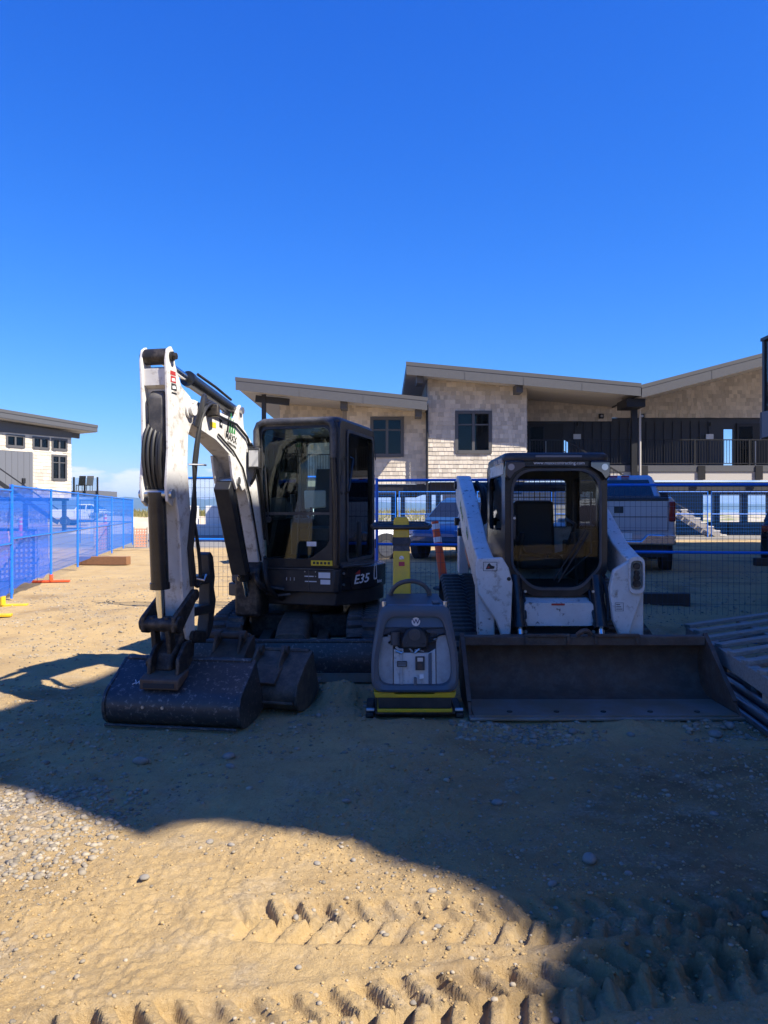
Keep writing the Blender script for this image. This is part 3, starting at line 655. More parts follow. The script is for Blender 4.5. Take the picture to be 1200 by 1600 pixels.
# ------------------------------------------------------------------ excavator
def track_belt(parent, x0, x1, path, th=.035, lug_h=.028, n_lug=36, name='track', lug_w=.05):
    """path: closed list of (y,z) points of the belt's outer line"""
    pts = [V((0, y, z)) for y, z in path]
    c = sum(pts, V())/len(pts); nP = len(pts)
    nor = []
    for i in range(nP):
        d = (pts[(i+1) % nP] - pts[i-1]).normalized(); k = V((0, d.z, -d.y)); nor.append(k if k.dot(pts[i]-c) > 0 else -k)
    loops = []
    ins = [p - k*th for p, k in zip(pts, nor)]
    mb = MB(); W_ = V((x1-x0, 0, 0)); O = V((x0, 0, 0))
    mb.add([p+O for p in pts] + [p+O+W_ for p in pts] + [p+O for p in ins] + [p+O+W_ for p in ins],
           [f for i in range(nP) for j in [(i+1) % nP] for f in ((i, j, nP+j, nP+i), (2*nP+i, 3*nP+i, 3*nP+j, 2*nP+j), (i, 2*nP+i, 2*nP+j, j), (nP+i, nP+j, 3*nP+j, 3*nP+i))])
    tr = mb.build(name, rubber, parent, smooth=50)
    # lugs, evenly spaced along the belt
    L_ = [0]
    for i in range(nP): L_.append(L_[-1] + (pts[(i+1) % nP]-pts[i]).length)
    proto = None
    for k in range(n_lug):
        s = L_[-1]*k/n_lug
        i = max(j for j in range(nP) if L_[j] <= s); f = (s-L_[i])/max(L_[i+1]-L_[i], 1e-6)
        a, b = pts[i], pts[(i+1) % nP]; p = a.lerp(b, f); d = (b-a).normalized(); q = nor[i].lerp(nor[(i+1) % nP], f).normalized()
        if proto is None:
            m = MB(); w = (x1-x0)/2
            vs = []
            for x, dy, h in ((-w, .5, 0), (-w*.9, .5, 1), (-w*.12, .35, 1), (-w*.05, .3, .55), (w*.05, .3, .55), (w*.12, .35, 1), (w*.9, .5, 1), (w, .5, 0)):
                sh = (.012 if x < 0 else -.012)
                vs += [(x, -lug_w*dy*1.2+sh, -.004), (x, -lug_w*dy*.7+sh, .002+lug_h*h), (x, lug_w*dy*.7+sh, .002+lug_h*h), (x, lug_w*dy*1.2+sh, -.004)]
            m.loft([vs[4*j:4*j+4] for j in range(8)]); m.build('tread_lug', rubber, None, smooth=30); proto = bpy.data.objects[-1] if False else None
            ob = [o for o in COL.objects if o.name.startswith('tread_lug') and o.parent is None][-1]; proto = ob; cur = ob
        else:
            cur = proto.copy(); COL.objects.link(cur)
        cur.parent = tr; y_ = d - q*d.dot(q); y_.normalize(); x_ = y_.cross(q)
        cur.matrix_local = Matrix.Translation(p + V(((x0+x1)/2, 0, 0)) - ORG[tr.name]) @ Matrix(((x_.x, y_.x, q.x, 0), (x_.y, y_.y, q.y, 0), (x_.z, y_.z, q.z, 0), (0, 0, 0, 1)))
    return tr
def belt_path(circs, n=9):
    """convex hull-like outline round circles given in order (counter-clockwise in y,z)"""
    P = []
    for (y, z, r) in circs:
        for k in range(28): a = 2*math.pi*k/28; P.append((y+r*math.cos(a), z+r*math.sin(a)))
    P = sorted(set((round(a, 5), round(b, 5)) for a, b in P))
    def half(pts):
        h = []
        for p in pts:
            while len(h) > 1 and (h[-1][0]-h[-2][0])*(p[1]-h[-2][1]) - (h[-1][1]-h[-2][1])*(p[0]-h[-2][0]) <= 0: h.pop()
            h.append(p)
        return h
    return half(P)[:-1] + half(P[::-1])[:-1]
def digger_bucket(parent, center, beta, w, prof, m, thick=.018, name='bucket', teeth=0, side_m=None):
    """prof: (f,z) shell outline from cutting edge round the belly to the top edge; f points to the front (towards the camera)"""
    B = V((-math.sin(beta), -math.cos(beta), 0)); Q = V((math.cos(beta), -math.sin(beta), 0)); c = V(center)
    pt = lambda f, z, q: c + B*f + Q*q + V((0, 0, z))
    inner = []
    cz = sum(p[1] for p in prof)/len(prof); cf = sum(p[0] for p in prof)/len(prof)
    for i, (f, z) in enumerate(prof):
        a = prof[max(i-1, 0)]; b = prof[min(i+1, len(prof)-1)]; t = V((b[0]-a[0], b[1]-a[1])).normalized(); n = V((-t.y, t.x))
        if n.dot(V((cf-f, cz-z))) < 0: n = -n
        inner.append((f+n.x*thick, z+n.y*thick))
    sh = MB().prism([pt(f, z, -w/2+.012) for f, z in prof] + [pt(f, z, -w/2+.012) for f, z in inner[::-1]], Q*(w-.024)).build(name, m, parent, smooth=40)
    for sgn in (-1, 1):
        poly = [(f*1.0 + (.012 if f > cf else -.004), z) for f, z in prof]
        MB().prism([pt(f, z + (.006 if z > cz else -.002), sgn*w/2 - .012) for f, z in poly], Q*.024).build('side_plate', side_m or m, sh, smooth=0, bevel=.004)
    f0, z0 = prof[0]; f1, z1 = prof[1]
    d = V((f0-f1, z0-z1)).normalized()
    MB().prism([pt(f0+d.x*.05, z0+d.y*.05, -w/2-.005), pt(f0-d.x*.08, z0-d.y*.08+.02, -w/2-.005), pt(f0-d.x*.08, z0-d.y*.08-.012, -w/2-.005)], Q*(w+.01)).build('cutting_edge', m, sh, smooth=0)
    for i in range(teeth):
        q = -w/2 + .04 + (w-.08)*i/(teeth-1)
        MB().prism([pt(f0+d.x*.16, z0+d.y*.16, q-.03), pt(f0-d.x*.05, z0-d.y*.05+.035, q-.03), pt(f0-d.x*.05, z0-d.y*.05-.02, q-.03)], Q*.06).build('tooth', m, sh, smooth=0, bevel=.004)
    ft, zt = prof[-1]
    MB().cyl(pt(ft, zt, -w/2+.02), pt(ft, zt, w/2-.02), .02, 8).build('lip_tube', m, sh)
    return sh, pt
def cylinder_ram(parent, p, q, frac, r, rr, name='hydraulic_cylinder'):
    p, q = V(p), V(q); m_ = p.lerp(q, frac); d = (q-p).normalized()
    b = MB().cyl(p, m_, r, 18).cyl(m_ - d*.035, m_ + d*.012, r*1.12, 18).build(name, black_gloss, parent, smooth=40)
    MB().cyl(m_, q, rr, 14).build('rod', chrome, b, smooth=40)
    return b
def excavator():
    C = V((-.86, 8.3, 0)); t = thing('excavator', (C.x, C.y, 0.0), 'white and black compact excavator with raised arm and wide bucket on the ground', 'excavator')
    # undercarriage
    path = belt_path([(7.52, .285, .265), (9.1, .285, .265), (8.3, .29, .30)])
    for x0 in (-1.66, -.36):
        tr = track_belt(t, x0, x0+.31, path, n_lug=44, lug_w=.062)
        MB().box((x0+.06, 7.62, .12), (x0+.25, 9.0, .46)).build('track_frame', grease, tr, bevel=.02)
        for y in (7.52, 9.1):
            MB().cyl((x0+.05, y, .285), (x0+.26, y, .285), .21, 20).cyl((x0+.01, y, .285), (x0+.3, y, .285), .07, 12).build('track_wheel', grease, tr, bevel=.008)
        for y in (7.95, 8.3, 8.65): MB().cyl((x0+.04, y, .12), (x0+.27, y, .12), .085, 14).build('track_roller', grease, tr)
    MB().box((-1.36, 7.75, .3), (-.36, 8.85, .55)).build('car_body', grease, t, bevel=.03)
    MB().cyl((C.x, C.y, .5), (C.x, C.y, .68), .42, 28).build('swing_ring', grease, t, bevel=.01)
    # dozer blade
    bp = [(7.13, .02), (7.055, .06), (7.03, .14), (7.035, .26), (7.075, .375), (7.10, .385), (7.06, .26), (7.055, .14), (7.08, .075), (7.15, .04)]
    bl = MB().prism([V((-1.76, y, z)) for y, z in bp], (1.72, 0, 0)).build('dozer_blade', steel, t, smooth=40)
    MB().cyl((-1.76, 7.09, .385), (-.04, 7.09, .385), .022, 10).build('top_tube', steel, bl)
    MB().box((-1.76, 7.02, .02), (-.04, 7.05, .10)).build('cutting_edge', wornfloor, bl, smooth=0)
    for x in (-1.16, -.60): MB().beam((x, 7.1, .25), (x, 8.0, .34), .11, .15).build('blade_arm', steel_dirty, bl, bevel=.012)
    MB().loft([round_poly([(-1.02, y, z0), (-.72, y, z0), (-.72, y, z1), (-1.02, y, z1)], .08, 4) for y, z0, z1 in ((7.14, .22, .44), (7.35, .26, .54), (7.8, .34, .58))]).build('cylinder_guard', steel_dirty, bl, smooth=50)
    cylinder_ram(bl, (-.86, 7.75, .44), (-.86, 7.2, .26), .6, .05, .03, 'blade_cylinder')
    # house frame
    a = R(15); F = V((-math.sin(a), -math.cos(a), 0)); Rr = V((math.cos(a), -math.sin(a), 0)); Z = V((0, 0, 1))
    P = lambda f, r, z: C + F*f + Rr*r + Z*z
    hp = [(.70, -.30), (.72, .60), (.34, .82), (-.05, .86)] + [(.86*math.cos(R(x)), .86*math.sin(R(x))) for x in range(100, 261, 16)] + [(-.1, -.86), (.12, -.84), (.22, -.6), (.25, -.3)]
    MB().prism([P(f, r, .66) for f, r in hp], Z*.14).build('revolving_frame', black, t, smooth=40, bevel=.012)
    body = [(-.46, .655)] + [(.86*math.cos(R(x)), .86*math.sin(R(x))) for x in range(136, 257, 12)] + [(-.1, -.85), (.10, -.82), (.10, -.34), (-.45, -.3), (-.46, -.2)]
    MB().prism([P(f, r, .80) for f, r in body], Z*.26).build('lower_body_panel', darkgrey, t, smooth=40, bevel=.03, seg=3)
    MB().prism([P(f*.985, r*.985, 1.07) for f, r in body], Z*.36).build('engine_hood', white, t, smooth=40, bevel=.05, seg=3)
    # skirt under the cab: front panel and side panel carrying the model mark
    sk = MB().prism([P(f, r, .79) for f, r in ((.77, -.22), (.77, .60), (.73, .645), (.1, .655), (.1, -.22))], Z*.23).build('front_panel', black, t, bevel=.015)
    spn = MB().prism([P(f, r, .80) for f, r in ((.70, .63), (.33, .845), (-.12, .875), (-.45, .76), (-.4, .6), (.2, .6))], Z*.235).build('side_panel', black_gloss, t, bevel=.012)
    MB().beam(P(.775, -.21, 1.022), P(.775, .6, 1.022), .012, .012).build('panel_seam', cabgrey, sk, smooth=0)
    MB().beam(P(.772, .34, .80), P(.772, .34, 1.01), .006, .006, up=F).build('panel_seam', cabgrey, sk, smooth=0)
    def decal(f, r0, r1, z0, z1, m, nm='sticker', par=sk):
        MB().prism([P(f, r0, z0), P(f, r1, z0), P(f, r1, z1), P(f, r0, z1)], F*.003).build(nm, m, par, smooth=0)
    decal(.7705, .44, .56, .935, .99, sticker_white); decal(.7705, .46, .56, .875, .92, sticker_white); decal(.7705, .30, .39, .945, .955, sticker_white); decal(.7705, .30, .42, .895, .905, sticker_white)
    for r_, z_ in ((.30, .995), (.41, .995), (.30, .95), (.41, .95)): MB().cyl(P(.77, r_, z_), P(.777, r_, z_), .006, 8).build('bolt', bolt, sk)
    for q_ in (.13, .17, .21): MB().beam(P(.773, q_-.02, .905), P(.773, q_-.02, .935), .004, .012, up=F).build('caution_mark', sticker_white, sk, smooth=0)
    sidev = (P(-.12, .875, 0)-P(.33, .845, 0)).normalized(); sn = V((-sidev.y, sidev.x, 0)); sn = sn if sn.dot(Rr) > 0 else -sn
    fd = (P(.33, .845, 0)-P(.70, .63, 0)).normalized(); fn = fd.cross(Z); side_pt = lambda k, z: P(.70, .63, z) + fd*k + fn*.001
    text('E35', .125, side_pt(.285, .905), fd + Z*.06, Z, sticker_white, spn, shear=.3, sx=1.12)
    MB().prism([side_pt(.20, .96), side_pt(.275, .955), side_pt(.27, 1.0)], fn*.002).build('red_flash', sticker_red, spn, smooth=0)
    for z_ in (.865, .975): MB().cyl(side_pt(.05, z_) - fn*.004, side_pt(.05, z_) + fn*.012, .012, 10).build('panel_latch', bolt, spn)
    MB().beam(P(.68, .66, 1.04), P(.30, .83, 1.045), .02, .02).build('grab_trim', cabgrey, t, bevel=.004)
    lg = P(.22, .855, .955)
    MB().ring(round_poly([lg + sidev*-.045 + Z*-.07, lg + sidev*.05 + Z*-.07, lg + sidev*.035 + Z*.09, lg + sidev*-.03 + Z*.09], .02, 3), round_poly([lg + sidev*-.03 + Z*-.055, lg + sidev*.035 + Z*-.055, lg + sidev*.023 + Z*.07, lg + sidev*-.02 + Z*.07], .015, 3), sn*.004).build('vent_emblem', sticker_white, t, smooth=0)
    text('Bobcat', .05, P(.12, .862, .86), sidev, Z, sticker_white, t, off=.012)
    # cab shell
    fr = lambda r0, r1, z0, z1, f, rad, cut=None: [P(f, r, z) for r, z in [(p.x, p.y) for p in round_poly([V((r0, z0, 0)), V((cut[0] if cut else (r0+r1)/2, z0, 0)), V((r1, cut[1] if cut else z0+.02, 0)), V((r1, z1, 0)), V((r0, z1, 0))], [rad, rad, rad, rad, rad], 5)]]
    cabf = MB().ring(fr(-.235, .635, 1.03, 2.47, .74, .09, (.625, 1.04)), fr(-.165, .545, 1.115, 2.395, .752, .07, (.335, 1.26)), -F*.07).build('cab', black, t, smooth=40)
    for (f0_, f1_) in ():
        pass
    def sidering(r, ext, f0, f1, g0, g1, z0=1.03, z1=2.47, h0=1.10, h1=2.37):
        o_ = [P(p.x, r, p.y) for p in round_poly([V((f0, z0, 0)), V((f1, z0, 0)), V((f1, z1, 0)), V((f0, z1, 0))], [.03, .06, .1, .08], 5)]
        i_ = [P(p.x, r, p.y) for p in round_poly([V((g0, h0, 0)), V((g1, h0, 0)), V((g1, h1, 0)), V((g0, h1, 0))], .06, 5)]
        return MB().ring(o_, i_, Rr*ext)
    door = sidering(.60, .045, -.50, .735, -.41, .50).build('door', black_gloss, cabf, smooth=40)
    sidering(-.235, .04, -.50, .70, -.40, .60).build('side_frame', black, cabf, smooth=40)
    MB().ring(fr(-.235, .64, 1.03, 2.47, -.50, .08, (.62, 1.04)), fr(-.15, .55, 1.5, 2.36, -.50, .06, (.53, 1.52)), F*.05).build('rear_frame', black, cabf, smooth=40)
    # grey tubular front frame and roof
    fo = [P(.765, r, z) for r, z in ((-.215, 1.5), (-.215, 2.38), (-.19, 2.44), (-.13, 2.462), (.5, 2.462), (.565, 2.44), (.59, 2.38), (.59, 2.1))]
    MB().tube(fo, .032, 10).build('front_guard_frame', cabgrey, cabf, smooth=60)
    MB().tube([P(.765, .59, 2.1), P(.75, .605, 1.7), P(.75, .605, 1.06)], .03, 10).build('front_pillar', black_gloss, cabf, smooth=60)
    rf = [V((.76, -.235, 0)), V((.76, .635, 0)), V((-.52, .645, 0)), V((-.52, -.235, 0))]
    lo = [[P(p.x*k, p.y*k + (1-k)*.2, z) for p in round_poly(rf, .12, 5)] for k, z in ((.985, 2.42), (1.0, 2.45), (.985, 2.485), (.93, 2.505))]
    MB().loft(lo).build('roof', cabgrey, cabf, smooth=50)
    # door details: handle, grab rail, hinges, window guides
    MB().tube([P(.47, .665, 2.12), P(.47, .70, 2.10), P(.62, .70, 1.78), P(.62, .66, 1.75)], .013, 8).build('grab_rail', black_gloss, door)
    MB().tube([P(-.2, .60, 2.2), P(-.32, .57, 1.95), P(-.32, .57, 1.55)], .012, 8).build('interior_rail', black, door)
    for z_ in (1.22, 2.2): MB().box(P(-.49, .655, z_-.05), P(-.44, .68, z_+.05)).build('hinge', black, door, smooth=0)
    MB().ring([P(p.x, .648, p.y) for p in round_poly([V((-.43, 1.07, 0)), V((.53, 1.07, 0)), V((.53, 2.40, 0)), V((-.43, 2.40, 0))], .07, 4)], [P(p.x, .648, p.y) for p in round_poly([V((-.40, 1.10, 0)), V((.49, 1.10, 0)), V((.49, 2.37, 0)), V((-.40, 2.37, 0))], .06, 4)], Rr*.008).build('window_seal', cabgrey, door, smooth=0)
    # glass
    def pane(pts, par, nm='window_pane'): MB().add(pts, [tuple(range(len(pts)))]).build(nm, glass_cab, par, smooth=0, solid=.006)
    pane(fr(-.172, .552, 1.575, 2.40, .715, .06), cabf); pane(fr(-.172, .552, 1.11, 1.545, .717, .05, (.33, 1.26)), cabf)
    MB().beam(P(.72, -.165, 1.56), P(.72, .55, 1.56), .02, .028).build('window_divider', cabgrey, cabf, smooth=0)
    pane([P(p.x, .622, p.y) for p in round_poly([V((-.42, 1.09, 0)), V((.51, 1.09, 0)), V((.51, 2.38, 0)), V((-.42, 2.38, 0))], .06, 4)], door)
    pane([P(p.x, -.215, p.y) for p in round_poly([V((-.41, 1.09, 0)), V((.61, 1.09, 0)), V((.61, 2.38, 0)), V((-.41, 2.38, 0))], .06, 4)], cabf)
    pane(fr(-.155, .555, 1.49, 2.37, -.475, .06, (.53, 1.52)), cabf)
    # wiper and edge dirt, stickers on glass
    MB().beam(P(.735, -.10, 1.53), P(.735, -.135, 2.02), .012, .01).build('wiper', black, cabf, smooth=0); MB().cyl(P(.72, -.1, 1.5), P(.75, -.1, 1.5), .03, 12).build('wiper_motor', cabgrey, cabf)
    decal(.76, .36, .58, 1.055, 1.105, yellow_sticker, 'warning_sticker', cabf); MB().prism([P(.722, .3, 1.24), P(.722, .4, 1.24), P(.722, .4, 1.285), P(.722, .3, 1.285)], F*.002).build('window_sticker', sticker_white, cabf, smooth=0)
    for i in range(5): decal(.7632, .38+i*.038, .402+i*.038, 1.068, 1.092, sticker_black, 'warning_print', cabf)
    # interior
    st = MB()
    st.loft([round_poly([P(f, .0, z0) , P(f, .44, z0), P(f, .44, z1), P(f, .0, z1)], .05, 3) for f, z0, z1 in ((.22, 1.28, 1.40), (.05, 1.26, 1.42), (-.22, 1.26, 1.42))])
    st.loft([round_poly([P(f, .02, z), P(f, .42, z), P(f-.1, .42, z), P(f-.1, .02, z)], .04, 3) for f, z in ((-.18, 1.38), (-.22, 1.7), (-.28, 2.0), (-.3, 2.05))])
    st.build('seat', seatm, cabf, smooth=50)
    MB().box(P(.1, -.12, 1.1), P(-.3, .0, 1.5)).box(P(.1, .46, 1.1), P(-.3, .56, 1.48)).build('console', seatm, cabf, bevel=.02)
    for r_ in (-.08, .5): MB().tube([P(.1, r_, 1.48), P(.13, r_, 1.66)], .014).cyl(P(.13, r_, 1.66), P(.14, r_, 1.76), .028).build('joystick', seatm, cabf)
    for r_ in (.12, .24): MB().tube([P(.5, r_, 1.08), P(.48, r_, 1.45), P(.44, r_, 1.62)], .012).build('travel_lever', seatm, cabf)
    MB().box(P(.6, -.14, 1.5), P(.5, .0, 1.72)).build('display', seatm, cabf, bevel=.015)
    MB().prism([P(.7, -.2, 1.06), P(.7, .6, 1.06), P(-.48, .6, 1.06), P(-.48, -.2, 1.06)], Z*.02).build('cab_floor', interior, cabf, smooth=0)
    MB().prism([P(.15, .06, 1.8), P(.15, .3, 1.8), P(.13, .3, 1.62), P(.13, .06, 1.6)], F*.03).build('headrest_cover', mat('pale_cloth', (.5, .52, .5), .8), cabf, bevel=.02)
    # boom plane
    b_ = R(12); B = V((-math.sin(b_), -math.cos(b_), 0)); Q = V((math.cos(b_), -math.sin(b_), 0)); O = V((-1.30, 7.54, 0))
    T = lambda s, z, q=0.: O + B*s + Q*q + Z*z
    # swing post
    MB().prism([T(-.16, .56, -.13), T(.12, .56, -.13), T(.14, 1.02, -.13), T(.02, 1.1, -.13), T(-.14, 1.0, -.13)], Q*.26).build('swing_post', grease, t, bevel=.03)
    MB().tube(bez(T(.18, .98, .12), T(.3, .9, .16), T(.12, .8, .2), T(-.15, .78, .2)), .028).tube(bez(T(.05, 1.1, .16), T(.2, 1.0, .22), T(.2, .8, .2), T(-.1, .72, .28)), .025).build('swing_hoses', hose, t)
    MB().tube([P(.79, -.13, .84), P(.82, -.02, .835), P(.79, .09, .82)], .014).tube([P(.8, -.1, .77), P(.83, .05, .76), P(.8, .16, .775)], .012).build('foot_step', cabgrey, t)
    MB().tube(bez(P(.78, -.21, 1.12), P(.86, -.22, 1.0), P(.84, -.26, .86), P(.83, -.3, .74)), .032).build('corrugated_hose', cabgrey, t)
    # boom: box section
    top_ = [(-.22, .98), (-.17, 1.35), (-.01, 1.88), (.21, 2.24), (.38, 2.34), (.60, 2.41), (.98, 2.44), (1.42, 2.475), (1.58, 2.46)]
    bot_ = [(1.64, 2.40), (1.61, 2.31), (1.46, 2.275), (1.02, 2.19), (.66, 2.06), (.47, 1.92), (.34, 1.76), (.14, 1.40), (.0, .98), (-.05, .90), (-.19, .90)]
    bw = .085
    bm = MB().prism([T(s, z, -bw) for s, z in top_+bot_], Q*2*bw).build('boom', white, t, smooth=30, bevel=.006)
    for sg in (-1, 1):
        br = [(.36, 2.30), (.40, 2.52), (.455, 2.565), (.51, 2.53), (.60, 2.40)]
        MB().prism([T(s, z, sg*.06-.012) for s, z in br], Q*.024).build('cylinder_bracket', white, bm, smooth=0, bevel=.005)
        b2 = [(.62, 2.07), (.48, 1.97), (.38, 1.80), (.465, 1.77), (.54, 1.84), (.60, 1.78), (.68, 1.88), (.74, 2.08)]
        MB().prism([T(s, z, sg*.085-.012) for s, z in b2], Q*.024).build('lift_bracket', white, bm, smooth=0, bevel=.005)
    MB().cyl(T(.455, 2.51, -.1), T(.455, 2.51, .1), .032).build('pin', bolt, bm); MB().cyl(T(.58, 1.86, -.115), T(.58, 1.86, .115), .035).build('pin', bolt, bm)
    MB().cyl(T(1.575, 2.385, -.16), T(1.575, 2.385, .16), .055, 18).build('pin', white_worn, bm); 
    lift = cylinder_ram(t, T(.58, 1.86), T(.08, .72), .80, .062, .032, 'boom_cylinder')
    MB().prism([T(.66, 1.86, -.075), T(.72, 1.78, -.075), T(.32, .98, -.075), T(.25, 1.02, -.075)], Q*.15).build('cylinder_guard', black, lift, bevel=.008)
    dip = cylinder_ram(t, T(.47, 2.51), T(1.865, 2.735), .64, .058, .03, 'stick_cylinder')
    MB().tube([T(.55, 2.60, .02), T(.9, 2.66, .03), T(1.25, 2.71, .03)], .012).build('cylinder_pipe', black, dip)
    # boom lettering on the lit side
    sd_ = lambda s, z: T(s, z, bw)
    xd = -B
    def onboom(s, z): return T(s, z, bw+.001)
    for i, (k, m) in enumerate(((0, sticker_black), (1, sticker_green), (2, sticker_green), (3, sticker_green))):
        s0 = .80 - .05*i; h = (.155, .17, .125, .075)[i]
        MB().prism([onboom(s0, 2.285), onboom(s0-.038, 2.275), onboom(s0-.068+.008*i, 2.275+h), onboom(s0-.048, 2.29+h)], Q*.0015).build('logo_bar', m, bm, smooth=0)
    text('MAXX', .088, onboom(.70, 2.235), xd - Z*.16, Z, sticker_black, bm, sx=.98)
    text('CONTRACTING', .028, onboom(.69, 2.175), xd - Z*.2, Z, sticker_black, bm)
    MB().prism([onboom(1.14, 2.29), onboom(1.02, 2.29), onboom(1.02, 2.335), onboom(1.14, 2.335)], Q*.0015).build('warning_sticker', yellow_sticker, bm, smooth=0)
    MB().prism([onboom(.95, 2.31), onboom(.89, 2.30), onboom(.89, 2.37), onboom(.95, 2.38)], Q*.0015).build('animal_emblem', sticker_black, bm, smooth=0)
    MB().prism([onboom(.93, 2.335), onboom(.905, 2.325), onboom(.905, 2.35)], Q*.0025).build('animal_emblem', sticker_white, bm, smooth=0)
    MB().tube([T(-.1, 1.3, bw+.015), T(.1, 1.95, bw+.018), T(.36, 2.27, bw+.018), T(.62, 2.365, bw+.018), T(1.3, 2.42, bw+.02)], .012).tube([T(-.12, 1.25, bw+.04), T(.08, 1.9, bw+.04), T(.32, 2.22, bw+.04)], .012).build('boom_hoses', hose, bm)
    MB().tube([T(.0, 1.10, bw+.012), T(.28, 1.72, bw+.014), T(.46, 1.98, bw+.014), T(.68, 2.12, bw+.014), T(1.0, 2.24, bw+.014)], .009).build('lower_pipe', hose, bm)
    # work lamp on the boom
    lamp = MB().loft([round_poly([T(.33, z0, q0), T(.33, z0, q1), T(.33, z1, q1), T(.33, z1, q0)], .015, 3) if False else [T(s, z, q) for z, q in ((z0, q0), (z0, q1), (z1, q1), (z1, q0))] for s, z0, z1, q0, q1 in ((.16, 2.02, 2.12, .14, .20), (.30, 1.98, 2.17, .105, .225), (.36, 1.98, 2.17, .105, .225))]).build('work_lamp', black, bm, bevel=.01)
    MB().prism([T(.361, 2.0, .12), T(.361, 2.0, .21), T(.361, 2.15, .21), T(.361, 2.15, .12)], B*.006).build('lamp_lens', lampglass, lamp, smooth=0)
    MB().tube([T(.28, 1.98, .16), T(.26, 1.9, .13), T(.24, 1.84, .09)], .014).tube([T(.30, 2.17, .12), T(.3, 2.22, .1), T(.3, 2.24, .07)], .014).build('lamp_bracket', black, lamp)
    MB().tube([T(.34, 2.18, .10), T(.34, 2.19, .24), T(.34, 1.97, .24)], .006).build('lamp_guard', black, lamp)
    # stick: two cheek plates with web
    ck = [(1.80, 2.69), (1.82, 2.78), (1.86, 2.81), (1.91, 2.78), (1.93, 2.70), (1.91, 2.40), (1.90, 2.05), (1.93, 1.78), (1.91, 1.66), (1.84, 1.62), (1.80, 1.72), (1.74, 1.55), (1.70, 1.20), (1.66, .78), (1.62, .60), (1.52, .56), (1.47, .62), (1.48, 1.0), (1.53, 1.5), (1.60, 1.95), (1.585, 2.18), (1.52, 2.28), (1.50, 2.40), (1.55, 2.48), (1.70, 2.54)]
    stk = MB().prism([T(s, z, -.112) for s, z in ck], Q*.024).build('stick', white, t, smooth=30, bevel=.005)
    MB().prism([T(s, z, .088) for s, z in ck], Q*.024).build('cheek_plate', white, stk, smooth=30, bevel=.005)
    web = [(1.86, 2.66), (1.905, 2.64), (1.90, 2.52), (1.84, 2.50), (1.80, 2.1), (1.78, 1.75), (1.70, 1.5), (1.66, 1.1), (1.62, .68), (1.52, .66), (1.51, 1.0), (1.57, 1.5), (1.64, 1.98), (1.70, 2.2), (1.78, 2.5)]
    MB().prism([T(s, z, -.088) for s, z in web], Q*.175).build('stick_web', white, stk, smooth=30)
    MB().prism([T(s, z, -.06) for s, z in ((1.905, 2.44), (1.86, 2.49), (1.81, 1.78), (1.87, 1.78))], Q*.13).build('recess_shade_panel', cabgrey, stk, bevel=.02)  # dark panel stands in for the shaded recess between the cheek plates
    MB().cyl(T(1.865, 2.735, -.125), T(1.865, 2.735, .13), .036, 16).cyl(T(1.865, 2.735, -.088), T(1.865, 2.735, .088), .06, 18).cyl(T(1.865, 2.735, .113), T(1.865, 2.735, .155), .026, 8).build('pin', grease, stk)
    MB().cyl(T(1.875, 1.715, -.13), T(1.875, 1.715, .135), .035, 16).build('pin', bolt, stk)
    for sg, q in ((1, .114), (-1, -.114)): MB().cyl(T(1.575, 2.385, q*.98), T(1.575, 2.385, q*1.14), .075, 18).build('pivot_boss', white_worn, stk)
    for k_, (s_, z_, h_, m_) in enumerate(((1.835, 2.60, .03, sticker_red), (1.83, 2.545, .048, sticker_red), (1.82, 2.49, .048, sticker_black), (1.815, 2.462, .012, sticker_black))):
        MB().prism([T(s_+.045, z_, .113), T(s_-.04, z_, .113), T(s_-.035, z_+h_, .113), T(s_+.042, z_+h_, .113)], Q*.001).build('hazard_sticker', m_, stk, smooth=0)
        if k_ in (1, 2): MB().prism([T(s_+.025, z_+.008, .114), T(s_-.03, z_+.014, .114), T(s_-.015, z_+h_*.75, .114), T(s_+.03, z_+h_*.6, .114)], Q*.001).build('hazard_print', sticker_white, stk, smooth=0)
    # hoses down the stick front and along its side
    h = MB()
    for i, (q, bow) in enumerate(((-.085, .16), (-.045, .13), (0, .11), (.045, .1), (.07, .14))):
        h.tube(bez(T(1.80, 2.30-.03*i, q*.3), T(1.93+bow*.2, 2.22, q-.01), T(1.94+bow*.15, 1.9, q*.9-.01), T(1.86, 1.74, q*.6)), .0145)
    for i in range(3): h.tube(bez(T(1.12-.05*i, 2.48, .1), T(1.44, 2.56-.03*i, .15+.02*i), T(1.46+.03*i, 2.3, .16), T(1.50+.02*i, 1.95, .135)) + [T(1.54, 1.6, .125+.012*i), T(1.60, 1.3, .125+.012*i), T(1.55-.03*i, 1.0, .125)], .014)
    h.tube(bez(T(1.52, 1.02, .13), T(1.42, .9, .16), T(1.44, 1.2, .15), T(1.52, 1.5, .13)), .015)
    for i in range(3): h.tube(bez(T(1.7, 1.95, .05*i), T(1.99, 1.8, .05*i-.12), T(1.96, 1.3, .03*i-.02), T(1.68, 1.1, .1)), .013) if i == 9 else None
    for i in range(4): h.tube(bez(T(1.25-.04*i, 2.5-.03*i, .10), T(1.44, 2.58-.02*i, .17), T(1.46, 2.42, .17), T(1.50, 2.25, .14)), .016)
    h.build('stick_hoses', hose, stk)
    MB().box(T(1.22, 2.37, .09), T(1.12, 2.47, .17)).build('hose_manifold', grease, bm, bevel=.01)
    MB().tube([T(1.58, 1.95, .11), T(1.50, 1.95, .20), T(1.46, 1.95, .20)], .008).tube([T(1.50, 1.06, .11), T(1.47, 1.04, .19), T(1.41, 1.08, .18)], .009).build('hose_guide', bolt, stk)
    # bucket cylinder and linkage
    bc = cylinder_ram(t, T(1.875, 1.73), T(1.80, .74), .72, .067, .034, 'bucket_cylinder')
